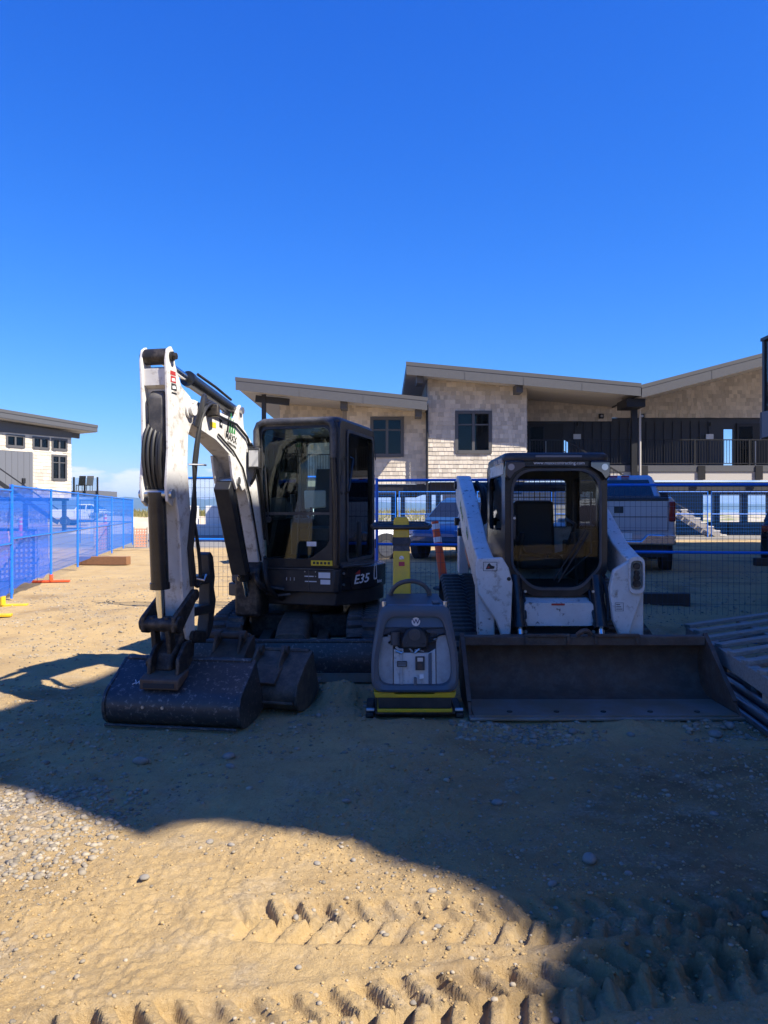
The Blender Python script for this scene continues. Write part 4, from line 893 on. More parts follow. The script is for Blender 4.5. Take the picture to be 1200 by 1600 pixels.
    for sg in (-1, 1):
        MB().prism([T(1.760, .66, sg*.125-.018), T(1.860, .68, sg*.125-.018), T(1.860, .80, sg*.125-.018), T(1.530, .98, sg*.125-.018), T(1.480, .90, sg*.125-.018)], Q*.036).build('side_link', grease, stk, bevel=.012)
        MB().prism([T(1.850, .80, sg*.06-.02), T(1.770, .80, sg*.06-.02), T(1.680, .40, sg*.06-.02), T(1.780, .38, sg*.06-.02)], Q*.04).build('bucket_link', grease, stk, bevel=.012)
    MB().cyl(T(1.800, .74, -.16), T(1.800, .74, .16), .06, 16).build('link_pin', grease, stk, bevel=.008); MB().cyl(T(1.520, .93, -.15), T(1.520, .93, .15), .045, 14).build('link_pin', grease, stk)
    MB().prism([T(1.460, .76, -.1), T(1.620, .80, -.1), T(1.660, .62, -.1), T(1.800, .52, -.1), T(1.840, .38, -.1), T(1.610, .34, -.1), T(1.440, .42, -.1), T(1.420, .6, -.1)], Q*.2).build('quick_coupler', grease, stk, bevel=.03)
    MB().cyl(T(1.520, .60, -.14), T(1.520, .60, .14), .05, 14).cyl(T(1.740, .44, -.14), T(1.740, .44, .14), .045, 14).build('coupler_pin', grease, stk)
    # thumb with cross bars
    th_ = [(1.02, 1.24), (.97, 1.20), (.93, 1.02), (.95, .93), (.91, .82), (.94, .72), (.97, .60), (1.05, .50), (1.10, .52), (1.06, .70), (1.04, 1.0), (1.07, 1.22)]
    thm = MB().prism([T(s, z, -.06) for s, z in th_], Q*.10).build('thumb', black, stk, bevel=.008)
    MB().beam(T(1.100, 1.02), T(1.460, 1.02), .16, .075).beam(T(1.100, .77), T(1.460, .78), .16, .075).build('thumb_link', black, thm, bevel=.01)
    MB().beam(T(1.110, .53), T(1.480, .60), .1, .1).build('thumb_base', grease, thm, bevel=.02)
    # wide clean-up bucket
    prof = [(-.34, .055), (-.15, .012), (.06, .004), (.15, .022), (.205, .065), (.228, .125), (.225, .19), (.20, .245), (.165, .275), (.02, .36), (-.13, .452)]
    bk, pt = digger_bucket(t, (-1.51, 5.77, 0), R(8.5), 1.03, prof, steel, name='cleanup_bucket')
    q0 = -.10
    MB().prism([pt(.20, .285, q0-.15), pt(.205, .36, q0-.15), pt(.13, .385, q0-.15), pt(.0, .40, q0-.15), pt(.02, .355, q0-.15)], V((math.cos(R(8.5)), -math.sin(R(8.5)), 0))*.30).build('hanger_box', rust, bk, bevel=.008)
    MB().prism([pt(.2065, .30, q0-.12), pt(.2065, .30, q0+.12), pt(.2085, .335, q0+.12), pt(.2085, .335, q0-.12)], V((-.13, -.98, 0))*.002).build('hanger_slot', interior, bk, smooth=0)
    for sg in (-1, 1):
        MB().prism([pt(.14, .36, q0+sg*.11-.015), pt(.12, .50, q0+sg*.11-.015), pt(.0, .60, q0+sg*.11-.015), pt(-.12, .60, q0+sg*.11-.015), pt(-.14, .42, q0+sg*.11-.015)], V((.99, -.15, 0))*.03).build('hanger_ear', grease, bk, bevel=.008)
    for q in (-.21, -.06): MB().cyl(pt(.222, .165, q), pt(.236, .165, q), .012, 10).build('bolt', bolt, bk)
    ck_ = MB(); rq = random.Random(3)
    for k in range(9):
        q = -.33 + .022*k; f = .105 - .004*(k % 3); pz = lambda f_: .275 + (.165-f_)*.586 + .004
        p_ = [pt(f + rq.uniform(-.02, .02), 0, q + rq.uniform(-.012, .012)) for _ in range(3)]; fs_ = [f + .02, f, f - .022]
        ck_.tube([pt(ff, pz(ff), q + rq.uniform(-.014, .014)) for ff in fs_], .0035, 5)
    ck_.build('chalk_mark', sticker_white, bk)
    MB().tube([pt(.238, .03, -.50), pt(.24, .03, .50)], .010).build('wear_bar', steel, bk)
excavator()
# spare buckets lying beside it
def spare_buckets():
    prof = [(-.30, .10), (-.12, .02), (.05, .006), (.16, .03), (.22, .09), (.235, .16), (.20, .24), (.03, .37), (-.14, .44)]
    t = thing('digging_bucket', (-.86, 6.2, .0), 'dirty toothed digging bucket lying beside the wide clean-up bucket', 'bucket')
    bk, pt = digger_bucket(t, (-.84, 6.2, 0), R(14), .44, prof, steel_dirty, teeth=4, name='shell')
    Qd = V((math.cos(R(14)), -math.sin(R(14)), 0))
    for q in (-.19, .03):
        MB().prism([pt(.14, .31, q-.012), pt(.10, .40, q-.012), pt(-.02, .50, q-.012), pt(-.08, .47, q-.012), pt(-.1, .42, q-.012)], Qd*.024).build('hanger_ear', steel_dirty, bk, bevel=.006)
        MB().cyl(pt(-.04, .46, q-.03), pt(-.04, .46, q+.03), .035, 14).build('ear_boss', steel_dirty, bk)
    MB().prism([pt(.215, .22, -.19), pt(.245, .25, -.19), pt(.09, .36, -.19), pt(.07, .335, -.19)], Qd*.24).build('wear_plate', steel_dirty, bk, bevel=.005)
    MB().tube([pt(.238, .10, -.20), pt(.242, .10, .20)], .012).build('wear_bar', steel_dirty, bk)
    t2 = thing('trenching_bucket', (-1.32, 6.62, 0), 'narrow rusty trenching bucket half hidden behind the wide clean-up bucket', 'bucket')
    bk2, pt2 = digger_bucket(t2, (-1.32, 6.62, 0), R(10), .30, [(f, z*1.12) for f, z in prof], rust, teeth=3, name='shell')
    for q in (-.12, .1):
        MB().prism([pt2(.10, .38, q-.012), pt2(.04, .52, q-.012), pt2(-.06, .55, q-.012), pt2(-.1, .47, q-.012)], V((.98, -.17, 0))*.024).build('hanger_ear', rust, bk2, bevel=.006)
        MB().cyl(pt2(-.02, .51, q-.03), pt2(-.02, .51, q+.03), .045, 14).build('ear_boss', rust, bk2)
    MB().cyl(pt2(-.02, .51, -.2), pt2(-.02, .51, .1), .03, 12).build('bucket_pin', rust, bk2)
spare_buckets()

# ------------------------------------------------------------------ compact track loader
def loader():
    AX = 1.58; t = thing('track_loader', (AX, 7.9, 0), 'white and black compact track loader with wide rusty bucket lowered to the ground', 'loader')
    Z = V((0, 0, 1))
    path = belt_path([(7.32, .235, .215), (8.5, .235, .215), (8.72, .60, .235)])
    for x0 in (AX-.94, AX+.48):
        tr = track_belt(t, x0, x0+.46, path, n_lug=46, lug_w=.07, lug_h=.032)
        MB().prism([(x0+.1, 7.35, .10), (x0+.1, 8.55, .10), (x0+.1, 8.75, .55), (x0+.1, 8.55, .62), (x0+.1, 7.4, .33)], (.26, 0, 0)).build('track_frame', grease, tr, bevel=.02)
        for y, z, r in ((7.32, .235, .17), (8.5, .235, .15), (8.72, .6, .18)): MB().cyl((x0+.05, y, z), (x0+.41, y, z), r, 20).build('track_wheel', grease, tr, bevel=.01)
        for y in (7.65, 7.92, 8.2): MB().cyl((x0+.05, y, .12), (x0+.41, y, .12), .09, 14).build('track_roller', grease, tr)
    # lower chassis and body sides
    MB().box((AX-.44, 7.1, .28), (AX+.44, 8.95, .82)).build('chassis', black, t, bevel=.02)
    pn = MB().loft([round_poly([(AX-.31, y, z0), (AX+.31, y, z0), (AX+.31, y, z1), (AX-.31, y, z1)], .03, 3) for y, z0, z1 in ((6.93, .55, .755), (7.08, .52, .79))]).build('front_plate', white_worn, t, smooth=40)
    MB().prism([(AX-.07, 6.926, .735), (AX+.05, 6.926, .735), (AX+.05, 6.926, .752), (AX-.07, 6.926, .752)], (0, -.003, 0)).build('warning_sticker', sticker_red, pn, smooth=0)
    for g in range(3):
        MB().box((AX-.22+g*.16, 6.935, .536), (AX-.14+g*.16, 6.97, .549)).build('drain_slot', interior, pn, smooth=0)
    # rear body, engine cover, uprights
    MB().prism([(AX-.46, 8.1, .75), (AX-.46, 9.05, .75), (AX-.46, 9.05, 1.2), (AX-.46, 8.75, 1.45), (AX-.46, 8.2, 1.42)], (.92, 0, 0)).build('engine_cover', white, t, bevel=.03)
    # lift arms
    for sg in (-1, 1):
        xo = AX + sg*.665; w = .15
        x0 = xo - w/2
        # front leg: broad plate tapering to the coupler
        leg = [(6.86, 1.165), (7.02, 1.19), (7.16, 1.08), (7.16, .92), (7.02, .60), (6.93, .42), (6.80, .42), (6.74, .56), (6.74, .88)]
        if sg < 0: fl = [(-.215, 1.10), (-.195, 1.165), (.03, 1.175), (.085, 1.08), (.12, .95), (.10, .45), (.03, .45), (-.03, .62), (-.19, .86)]
        else: fl = [(-.105, 1.06), (.06, 1.16), (.15, 1.13), (.165, .98), (.155, .86), (.06, .58), (.03, .45), (-.04, .45), (-.11, .62), (-.14, .90)]
        arm = MB().prism([(AX + sg*.56 + x*1.0, 6.80, z) for x, z in fl], (0, .07, 0)).build('lift_arm', white, t, bevel=.012)
        # sloping box beam going back and up
        bx = AX + sg*.665
        prof = [(6.86, 1.16), (7.0, 1.19), (7.3, 1.28), (8.15, 1.72), (8.75, 1.98), (8.92, 1.99), (9.0, 1.9), (8.98, 1.72), (8.82, 1.62), (8.5, 1.50), (8.3, 1.32), (8.0, 1.22), (7.5, 1.04), (7.1, .88), (6.99, .5), (6.86, .44)]
        MB().prism([(bx-.075, y, z) for y, z in prof], (.15, 0, 0)).build('arm_beam', white_worn, arm, bevel=.012)
        MB().prism([(bx - .055, y, z) for y, z in ((8.78, .86), (9.02, .88), (9.0, 1.5), (8.86, 1.56), (8.76, 1.35))], (.11, 0, 0)).build('rear_link', white, t, bevel=.012)
        MB().prism([(AX+sg*.50-.05, y, z) for y, z in ((8.2, .8), (9.1, .8), (9.08, 1.45), (8.95, 1.5), (8.82, 1.2), (8.4, 1.0))], (.1, 0, 0)).build('upright', white, t, bevel=.012)
        for y, z in ((8.9, 1.88), (8.86, 1.46), (8.5, 1.35)): MB().cyl((bx-.1, y, z), (bx+.1, y, z), .045, 14).build('pin', grease, arm)
        cylinder_ram(t, (AX+sg*.575, 8.9, .95), (AX+sg*.575, 8.0, 1.12), .7, .05, .026, 'lift_cylinder')
        # tilt cylinder down to the coupler
        tc_ = cylinder_ram(t, (AX+sg*.375, 7.08, .98), (AX+sg*.36, 6.83, .42), .78, .062, .03, 'tilt_cylinder')
        MB().tube([(AX+sg*.43, 7.1, 1.0), (AX+sg*.45, 6.95, .8), (AX+sg*.43, 6.9, .6)], .016).tube([(AX+sg*.31, 7.1, .9), (AX+sg*.3, 6.98, .75), (AX+sg*.31, 6.9, .62)], .014).build('tilt_hose', hose, tc_)
        MB().cyl((AX+sg*.305, 6.92, .86), (AX+sg*.305, 6.94, .86), .012, 8).cyl((AX+sg*.305, 6.9, .50), (AX+sg*.305, 6.93, .50), .014, 8).build('grease_fitting', bolt, tc_)
        if sg < 0:
            out = AX - .7405
            dp = lambda y, z: V((out - .0005, y, z))
            MB().prism([dp(7.5, 1.19), dp(7.98, 1.37), dp(7.98, 1.55), dp(7.5, 1.30)], (-.0015, 0, 0)).build('decal', sticker_white, arm, smooth=0)
            text('T650', .10, dp(7.74, 1.355) - V((.002, 0, 0)), V((0, -1, -.42)), Z, sticker_green, arm)
            text('Bobcat', .12, dp(8.3, 1.58) - V((.001, 0, 0)), V((0, -1, -.48)), Z, sticker_green, arm)
            MB().prism([dp(7.55, 1.07), dp(7.95, 1.215), dp(7.95, 1.165), dp(7.55, 1.02)], (-.0015, 0, 0)).build('stripe', sticker_orange, arm, smooth=0)
            # boxed animal emblem on the leg front
            yy = 6.7985; cx = AX - .56 - .08
            MB().ring([(cx-.062, yy, 1.055), (cx+.062, yy, 1.055), (cx+.062, yy, 1.135), (cx-.062, yy, 1.135)], [(cx-.058, yy, 1.059), (cx+.058, yy, 1.059), (cx+.058, yy, 1.131), (cx-.058, yy, 1.131)], (0, -.001, 0)).build('emblem_border', sticker_black, arm, smooth=0)
            MB().prism([(cx-.04, yy, 1.07), (cx+.035, yy, 1.075), (cx+.04, yy, 1.095), (cx+.01, yy, 1.105), (cx-.005, yy, 1.125), (cx-.02, yy, 1.118), (cx-.03, yy, 1.095)], (0, -.001, 0)).build('emblem', sticker_black, arm, smooth=0)
            MB().prism([(cx-.028, yy-.001, 1.08), (cx-.005, yy-.001, 1.083), (cx-.012, yy-.001, 1.10)], (0, -.001, 0)).build('emblem', sticker_red, arm, smooth=0)
            MB().cyl((AX-.475, 6.79, .985), (AX-.475, 6.81, .985), .018, 10).build('bolt', grease, arm)
        else:
            yy = 6.7985; cx = AX + .56 + .09
            # coupler socket plate on the right arm
            rp = lambda k, y: [(cx + p.x*k, y, 1.02 + p.y*k) for p in round_poly([V((-.055, -.13, 0)), V((.055, -.13, 0)), V((.055, .13, 0)), V((-.055, .13, 0))], .05, 4)]
            MB().ring(rp(1.25, yy), rp(1.0, yy), (0, -.03, 0)).build('socket_rim', white, arm, smooth=40); MB().add([V(p) + V((0, -.004, 0)) for p in rp(1.0, yy)], [tuple(range(20))]).build('socket_plate', mat('socket_grey', (.28, .28, .24), .7, dirt=(.08, .07, .05), dscale=20, damt=.8), arm, smooth=0)
            for z, r in ((1.10, .028), (1.04, .022), (1.0, .026), (.945, .032)): MB().cyl((cx, yy, z), (cx, yy-.04, z), r, 12).build('hydraulic_coupler', grease, arm)
            bx_ = AX+.56-.06
            MB().ring([(bx_-.035, yy, .70), (bx_+.04, yy, .70), (bx_+.04, yy, .775), (bx_-.035, yy, .775)], [(bx_-.032, yy, .703), (bx_+.037, yy, .703), (bx_+.037, yy, .772), (bx_-.032, yy, .772)], (0, -.001, 0)).build('label_border', sticker_black, arm, smooth=0)
            for k in range(3): MB().box((bx_-.025, yy-.001, .715+.02*k), (bx_+.03-.01*k, yy-.0005, .721+.02*k)).build('label_print', sticker_black, arm, smooth=0)
    MB().cyl((AX-.62, 8.86, 1.86), (AX+.62, 8.86, 1.86), .05, 14).build('rear_cross_tube', black, t)
    MB().tube(bez((AX-.52, 8.8, 1.9), (AX-.45, 8.6, 1.85), (AX-.45, 8.6, 1.55), (AX-.5, 8.7, 1.4)), .03).tube(bez((AX-.48, 8.8, 1.88), (AX-.38, 8.55, 1.8), (AX-.42, 8.6, 1.5), (AX-.5, 8.7, 1.3)), .03).build('rear_hoses', hose, t)
    # cab
    c0, c1 = AX-.47, AX+.47
    rp = lambda pts, rad, y, n=6: [(p.x, y, p.y) for p in round_poly([V((a, b, 0)) for a, b in pts], rad, n)]
    outer = [(c0, 1.02), (c0+.24, .80), (c1-.24, .80), (c1, 1.02), (c1, 2.06), (c0, 2.06)]
    inner = [(c0+.075, 1.08), (c0+.26, .885), (c1-.26, .885), (c1-.075, 1.08), (c1-.075, 1.955), (c0+.075, 1.955)]
    cab = MB().ring(rp(outer, [.04, .08, .08, .04, .1, .1], 7.05), rp(inner, [.06, .09, .09, .06, .22, .22], 7.05), (0, .07, 0)).build('cab', black_gloss, t, smooth=40)
    MB().ring(rp([(c0+.055, 1.07), (c0+.25, .86), (c1-.25, .86), (c1-.055, 1.07), (c1-.055, 1.975), (c0+.055, 1.975)], [.06, .09, .09, .06, .22, .22], 7.035), rp(inner, [.06, .09, .09, .06, .22, .22], 7.035), (0, .014, 0)).build('door_seal', darkgrey, cab, smooth=40)
    MB().add(rp(inner, [.06, .09, .09, .06, .22, .22], 7.07), [tuple(range(42))]).build('door_glass', glass_skid, cab, smooth=0, solid=.006)
    # side walls with window openings
    for sg in (-1, 1):
        x = AX + sg*.47 - (.05 if sg > 0 else 0)
        so = [(x, p.x, p.y) for p in round_poly([V((7.12, .85, 0)), V((8.2, .85, 0)), V((8.28, 2.0, 0)), V((8.2, 2.06, 0)), V((7.12, 2.06, 0))], [.02, .02, .1, .1, .02], 4)]
        si = [(x, p.x, p.y) for p in round_poly([V((7.25, 1.40, 0)), V((8.08, 1.40, 0)), V((8.1, 1.85, 0)), V((8.05, 1.92, 0)), V((7.25, 1.92, 0))], .06, 4)]
        MB().ring(so, si, (.05, 0, 0)).build('side_frame', [white if sg < 0 else black][0] if False else black_gloss, cab, smooth=40)
        MB().add([(x+.025, p[1], p[2]) for p in si], [tuple(range(25))]).build('side_glass', glass_skid, cab, smooth=0, solid=.006)
        if sg < 0:
            MB().prism([(x-.004, 7.14, 1.93), (x-.004, 8.0, 1.93), (x-.004, 8.0, 2.03), (x-.004, 7.14, 2.03)], (.01, 0, 0)).build('upper_panel', white, cab, smooth=0)
    MB().ring(rp([(c0, .85), (c0+.2, .85), (c1-.2, .85), (c1, .85), (c1, 2.06), (c0, 2.06)], .04, 8.22), rp([(c0+.1, 1.35), (c0+.3, 1.35), (c1-.3, 1.35), (c1-.1, 1.35), (c1-.1, 1.92), (c0+.1, 1.92)], .05, 8.22), (0, .05, 0)).build('rear_frame', black, cab, smooth=40)
    wm = MB()
    for i in range(1, 13): x = c0+.1 + (c1-c0-.2)*i/13; wm.cyl((x, 8.21, 1.35), (x, 8.21, 1.92), .004, 5)
    for i in range(1, 9): z = 1.35+.57*i/9; wm.cyl((c0+.1, 8.205, z), (c1-.1, 8.205, z), .004, 5)
    wm.build('rear_screen', blackmetal, cab, smooth=0)
    MB().box((c0+.05, 7.15, .84), (c1-.05, 8.2, .87)).build('cab_floor', interior, cab, smooth=0)
    # roof with visor, lamps, lettering
    ro = [V((c0-.02, 6.99, 0)), V((c1+.02, 6.99, 0)), V((c1+.0, 8.3, 0)), V((c0-.0, 8.3, 0))]
    MB().loft([[(AX+(p.x-AX)*k, 7.6+(p.y-7.6)*k, z) for p in round_poly(ro, .12, 5)] for k, z in ((.99, 2.045), (1.0, 2.07), (.99, 2.10), (.94, 2.12))]).build('roof', black, cab, smooth=50)
    MB().prism([(c0+.03, 7.02, 2.05), (c1-.03, 7.02, 2.05), (c1-.16, 7.02, 1.985), (c0+.16, 7.02, 1.985)], (0, .03, 0)).build('visor', black_gloss, cab, bevel=.01)
    MB().box((AX-.2, 6.982, 2.075), (AX+.22, 6.995, 2.092)).build('visor_strip', mat('grey_strip', (.2, .2, .21), .5), cab, smooth=0)
    text('www.maxxcontracting.com', .042, (AX+.02, 7.018, 2.025), (1, 0, 0), (0, 0, 1), sticker_white, cab, sx=1.0)
    for sg in (-1, 1):
        pts = [(AX+sg*.30, 2.045), (AX+sg*.475, 2.045), (AX+sg*.475, 1.90), (AX+sg*.44, 1.86), (AX+sg*.40, 1.93), (AX+sg*.30, 2.0)]
        lp = MB().prism([(x, 7.02, z) for x, z in pts], (0, -.045, 0)).build('head_lamp', black_gloss, cab, bevel=.012)
        MB().prism([(AX+(x-AX)*.96+sg*.012, 6.974, 1.962+(z-1.962)*.78) for x, z in pts], (0, -.004, 0)).build('lamp_lens', mat('lamp_dark_lens', (.10, .10, .105), .08, .2, coat=1.0), lp, smooth=0)
        MB().cyl((AX+sg*.425, 6.973, 1.985), (AX+sg*.425, 6.966, 1.985), .03, 14).build('bulb', lampglass, lp)
    MB().box((c0-.025, 7.1, 2.03), (c0-.0, 7.3, 2.075)).box((c0-.025, 7.36, 2.03), (c0-.0, 7.6, 2.075)).build('side_marker', lampglass, cab, smooth=0)
    # inside: seat, levers, bar
    sm = MB(); sm.box((AX-.22, 7.7, 1.0), (AX+.22, 8.1, 1.14)); sm.prism([(AX-.21, 8.0, 1.1), (AX-.21, 8.12, 1.1), (AX-.21, 8.2, 1.68), (AX-.21, 8.1, 1.7)], (.42, 0, 0)); sm.build('seat', seatm, cab, bevel=.04, seg=3)
    for sg in (-1, 1):
        MB().tube([(AX+sg*.3, 7.5, .88), (AX+sg*.28, 7.42, 1.15), (AX+sg*.26, 7.4, 1.28)], .016).cyl((AX+sg*.26, 7.4, 1.26), (AX+sg*.25, 7.39, 1.38), .028).build('control_lever', seatm, cab)
        MB().tube([(AX+sg*.33, 8.05, 1.5), (AX+sg*.34, 7.7, 1.45), (AX+sg*.2, 7.55, 1.18), (AX+sg*.02, 7.5, 1.14)], .018).build('seat_bar', blackmetal, cab)
        MB().box((AX+sg*.36-.05, 7.6, .9), (AX+sg*.36+.05, 8.15, 1.28)).build('armrest', seatm, cab, bevel=.02)
    MB().tube([(AX+.33, 7.09, 1.75), (AX+.33, 7.08, 1.2), (AX+.05, 7.08, .96)], .008).tube([(AX+.02, 7.06, .93), (AX+.3, 7.06, 1.38)], .009).tube([(AX-.02, 7.06, .95), (AX+.28, 7.06, 1.42)], .007).build('wiper', blackmetal, cab)
    MB().box((AX-.40, 7.035, 1.32), (AX-.37, 7.068, 1.55)).build('door_handle', black, cab, bevel=.01); MB().cyl((AX-.385, 7.03, 1.52), (AX-.385, 7.04, 1.52), .012).build('lock', bolt, cab)
    # bucket
    bx0, bx1 = .665, 2.705
    prof = [(5.86, .022), (6.25, .018), (6.46, .03), (6.56, .09), (6.62, .20), (6.63, .34), (6.60, .455), (6.56, .515), (6.50, .525)]
    inn = [(y - .016 if y > 6.3 else y, z + (.016 if z < .3 else 0)) for y, z in prof]; inn[-1] = (6.50, .50); inn[-2] = (6.545, .495)
    b = MB().prism([(bx0, y, z) for y, z in prof] + [(bx0, y, z) for y, z in inn[::-1]], (bx1-bx0, 0, 0)).build('bucket', rust, t, smooth=40)
    MB().box((bx0+.02, 5.80, .034), (bx1-.02, 6.30, .044)).build('bucket_floor', wornfloor, b, smooth=0)
    MB().box((bx0-.02, 5.76, .012), (bx1+.02, 5.98, .033)).build('cutting_edge', wornfloor, b, smooth=0, bevel=.006)
    sp = [(5.84, .03), (5.93, .11), (6.30, .40), (6.49, .545), (6.57, .53), (6.62, .45), (6.635, .2), (6.57, .08), (6.46, .02)]
    for x in (bx0-.018, bx1-.004):
        MB().prism([(x, y, z) for y, z in sp], (.022, 0, 0)).build('side_plate', rust, b, smooth=0, bevel=.003)
        MB().beam((x+.011, 5.93, .115), (x+.011, 6.49, .55), .034, .02).build('side_edge_bar', rust, b, smooth=0)
    MB().box((bx0+.005, 6.44, .455), (bx1-.005, 6.545, .535)).build('top_lip', rust, b, bevel=.01)
    for (a, c) in ((AX-.40, AX-.02), (AX+.18, AX+.56)):
        fr_ = MB().box((a, 6.42, .532), (c, 6.46, .556)).box((a, 6.425, .47), (a+.03, 6.458, .531)).box((c-.03, 6.425, .47), (c, 6.458, .531)).build('step_pad', rust, b, bevel=.004)
    MB().tube(bez((AX+.04, 6.43, .55), (AX+.08, 6.40, .60), (AX+.12, 6.40, .60), (AX+.15, 6.43, .55)), .022).build('lifting_eye', rust, b)
    for x in (bx0+.3, bx0+.66, bx0+1.02, bx0+1.38, bx0+1.74):
        MB().cyl((x, 5.90, .04), (x, 5.90, .052), .022, 8).build('edge_bolt', grease, b)
    MB().box((AX-.55, 6.64, .2), (AX+.55, 6.80, .50)).build('quick_attach', black, t, bevel=.02)
loader()

# ------------------------------------------------------------------ plate compactor
def compactor():
    c = V((.235, 6.1, 0)); t = thing('plate_compactor', (c.x, 6.1, 0), 'grey vibratory plate compactor with yellow drawbar and yellow striped base', 'compactor')
    cx = c.x
    MB().loft([[(cx-w, y0, z), (cx+w, y0, z), (cx+w, y1, z), (cx-w, y1, z)] for w, y0, y1, z in ((.27, 5.90, 6.45, .004), (.30, 5.84, 6.5, .03), (.31, 5.80, 6.52, .06))]).build('base_plate', grease, t, bevel=.012)
    for sg in (-1, 1): MB().box((cx+sg*.31, 5.86, .006), (cx+sg*.375, 6.35, .045)).build('extension_plate', grease, t, bevel=.01); MB().cyl((cx+sg*.31, 5.9, .06), (cx+sg*.37, 5.9, .06), .016, 10).build('side_bolt', bolt, t)
    MB().box((cx-.285, 5.83, .058), (cx+.285, 6.48, .085)).build('lower_stripe', yellow, t, bevel=.006)
    MB().box((cx-.28, 5.835, .084), (cx+.28, 6.46, .175)).build('exciter_housing', black, t, bevel=.012)
    MB().prism([(cx-.30, 5.82, .172), (cx+.30, 5.82, .172), (cx+.315, 5.82, .215), (cx+.16, 5.82, .212), (cx+.14, 5.82, .20), (cx-.14, 5.82, .20), (cx-.16, 5.82, .212), (cx-.315, 5.82, .215)], (0, .66, 0)).build('upper_stripe', yellow, t, bevel=.006)
    # hood: wide tube-like frame around a recessed light panel
    def lp(ins, y, zlo=.22, zhi=.86):
        return [(cx + p.x, y + (p.y-zlo)*.14, p.y) for p in round_poly([V((-.325+ins, zlo+ins*.9, 0)), V((.325-ins, zlo+ins*.9, 0)), V((.335-ins, .46, 0)), V((.262-ins, zhi-ins*1.6, 0)), V((-.262+ins, zhi-ins*1.6, 0)), V((-.335+ins, .46, 0))], [.09, .09, .2, .07, .07, .2], 5)]
    hood = MB().loft([lp(.05, 5.80), lp(.02, 5.785), lp(0, 5.80), lp(-.003, 5.86), lp(.0, 6.38), lp(.04, 6.45)], cap=False)
    hood.add(lp(.04, 6.45), [tuple(range(36))]); hood.add(lp(.05, 5.80) + lp(.055, 5.86), [(i, (i+1) % 36, 36+(i+1) % 36, 36+i) for i in range(36)])
    hd = hood.build('hood', slate, t, smooth=50)
    yb = lambda z: 5.862 + (z-.22)*.14
    # light grey front shield with ribs
    sh_ = MB()
    def fp(pts, d0, nm, m, par, bv=.0):
        return MB().prism([(cx+x, yb(z)-d0, z) for x, z in pts], (0, .02, 0)).build(nm, m, par, bevel=bv, smooth=0)
    fp([(-.285, .275), (-.165, .262), (-.165, .60), (-.19, .62), (-.27, .62), (-.29, .45)], .004, 'side_shield', midgrey, hd, .006)
    fp([(.165, .262), (.285, .275), (.29, .45), (.27, .62), (.19, .68), (.165, .62)], .004, 'side_shield', midgrey, hd, .006)
    fp([(-.16, .268), (.16, .268), (.16, .53), (.11, .50), (-.08, .50), (-.16, .53)], .010, 'front_shield', mat('light_shield', (.48, .49, .48), .35, dirt=(.15, .12, .09), dscale=16, damt=.6, thr=(.54, .66)), hd, .004)
    fp([(-.115, .268), (-.09, .268), (-.09, .50), (-.115, .51)], .022, 'shield_rib', midgrey, hd, .004); fp([(.105, .268), (.13, .268), (.13, .505), (.105, .495)], .022, 'shield_rib', slate, hd, .004)
    fp([(.005, .375), (.075, .375), (.075, .475), (.005, .475)], .0325, 'window_frame', black, hd)
    fp([(.018, .385), (.06, .385), (.055, .42), (.022, .43)], .034, 'gauge', rust, hd); fp([(.02, .44), (.062, .44), (.062, .468), (.02, .468)], .034, 'gauge', bolt, hd)
    fp([(-.135, .40), (-.06, .40), (-.06, .44), (-.135, .44)], .0325, 'nameplate', sticker_black, hd)
    for k in range(3): fp([(-.128, .409+.01*k), (-.068, .409+.01*k), (-.068, .412+.01*k), (-.128, .412+.01*k)], .0335, 'nameplate_print', midgrey, hd)
    fp([(.035, .31), (.068, .315), (.066, .345), (.036, .342)], .0325, 'sticker', sticker_white, hd)
    fp([(-.008, .235), (.014, .235), (.014, .325), (-.008, .325)], .05, 'latch', slate, hd, .005)
    # engine bay
    eb = MB().prism([(cx+x, yb(z)+.006, z) for x, z in ((-.19, .50), (.18, .50), (.19, .66), (-.19, .66))], (0, .03, 0)).build('engine_bay', interior, hd, smooth=0)
    MB().prism([(cx+x, yb(z)-.03, z) for x, z in ((-.10, .53), (.10, .53), (.11, .60), (.08, .67), (.04, .70), (-.03, .70), (-.07, .67), (-.11, .60))], (0, .07, 0)).build('engine_cover', black, eb, bevel=.02)
    MB().cyl((cx+.0, yb(.64)-.045, .64), (cx, yb(.64)-.02, .64), .045, 18).cyl((cx, yb(.64)-.055, .64), (cx, yb(.64)-.04, .64), .02, 12).build('recoil_starter', darkgrey, eb)
    MB().cyl((cx-.15, yb(.6)-.02, .56), (cx-.15, yb(.6)-.015, .66), .035, 14).build('air_filter', darkgrey, eb)
    rnd = random.Random(4)
    for k in range(16):
        x = rnd.uniform(-.17, .17); z = rnd.uniform(.505, .56) if k < 11 else rnd.uniform(.56, .64); x = x if k < 11 else math.copysign(rnd.uniform(.13, .175), x)
        p = V((cx+x, yb(z)-.012, z)); MB().tube([p, p + V((rnd.uniform(-.05, .05), -.01, rnd.uniform(-.02, .03))), p + V((rnd.uniform(-.06, .06), 0, rnd.uniform(-.02, .04)))], rnd.uniform(.004, .011), 6).build('engine_pipe', [bolt, grease, midgrey, hose][k % 4], eb)
    for k in range(5): MB().box((cx+.125+.011*k, yb(.63)-.015, .60), (cx+.13+.011*k, yb(.63)+.01, .665)).build('cooling_fin', darkgrey, eb, smooth=0)
    # forehead panel with the round mark, top lid
    fh = fp([(-.245, .69), (.245, .69), (.235, .785), (-.235, .785)], .025, 'forehead_panel', mat('blue_slate', (.05, .10, .17), .4), hd, .008)
    fp([(-.25, .63), (-.10, .65), (-.05, .705), (.05, .705), (.10, .65), (.25, .63), (.245, .692), (-.245, .692)], .018, 'forehead_panel', mat('deep_slate', (.025, .04, .06), .5), hd, .006)
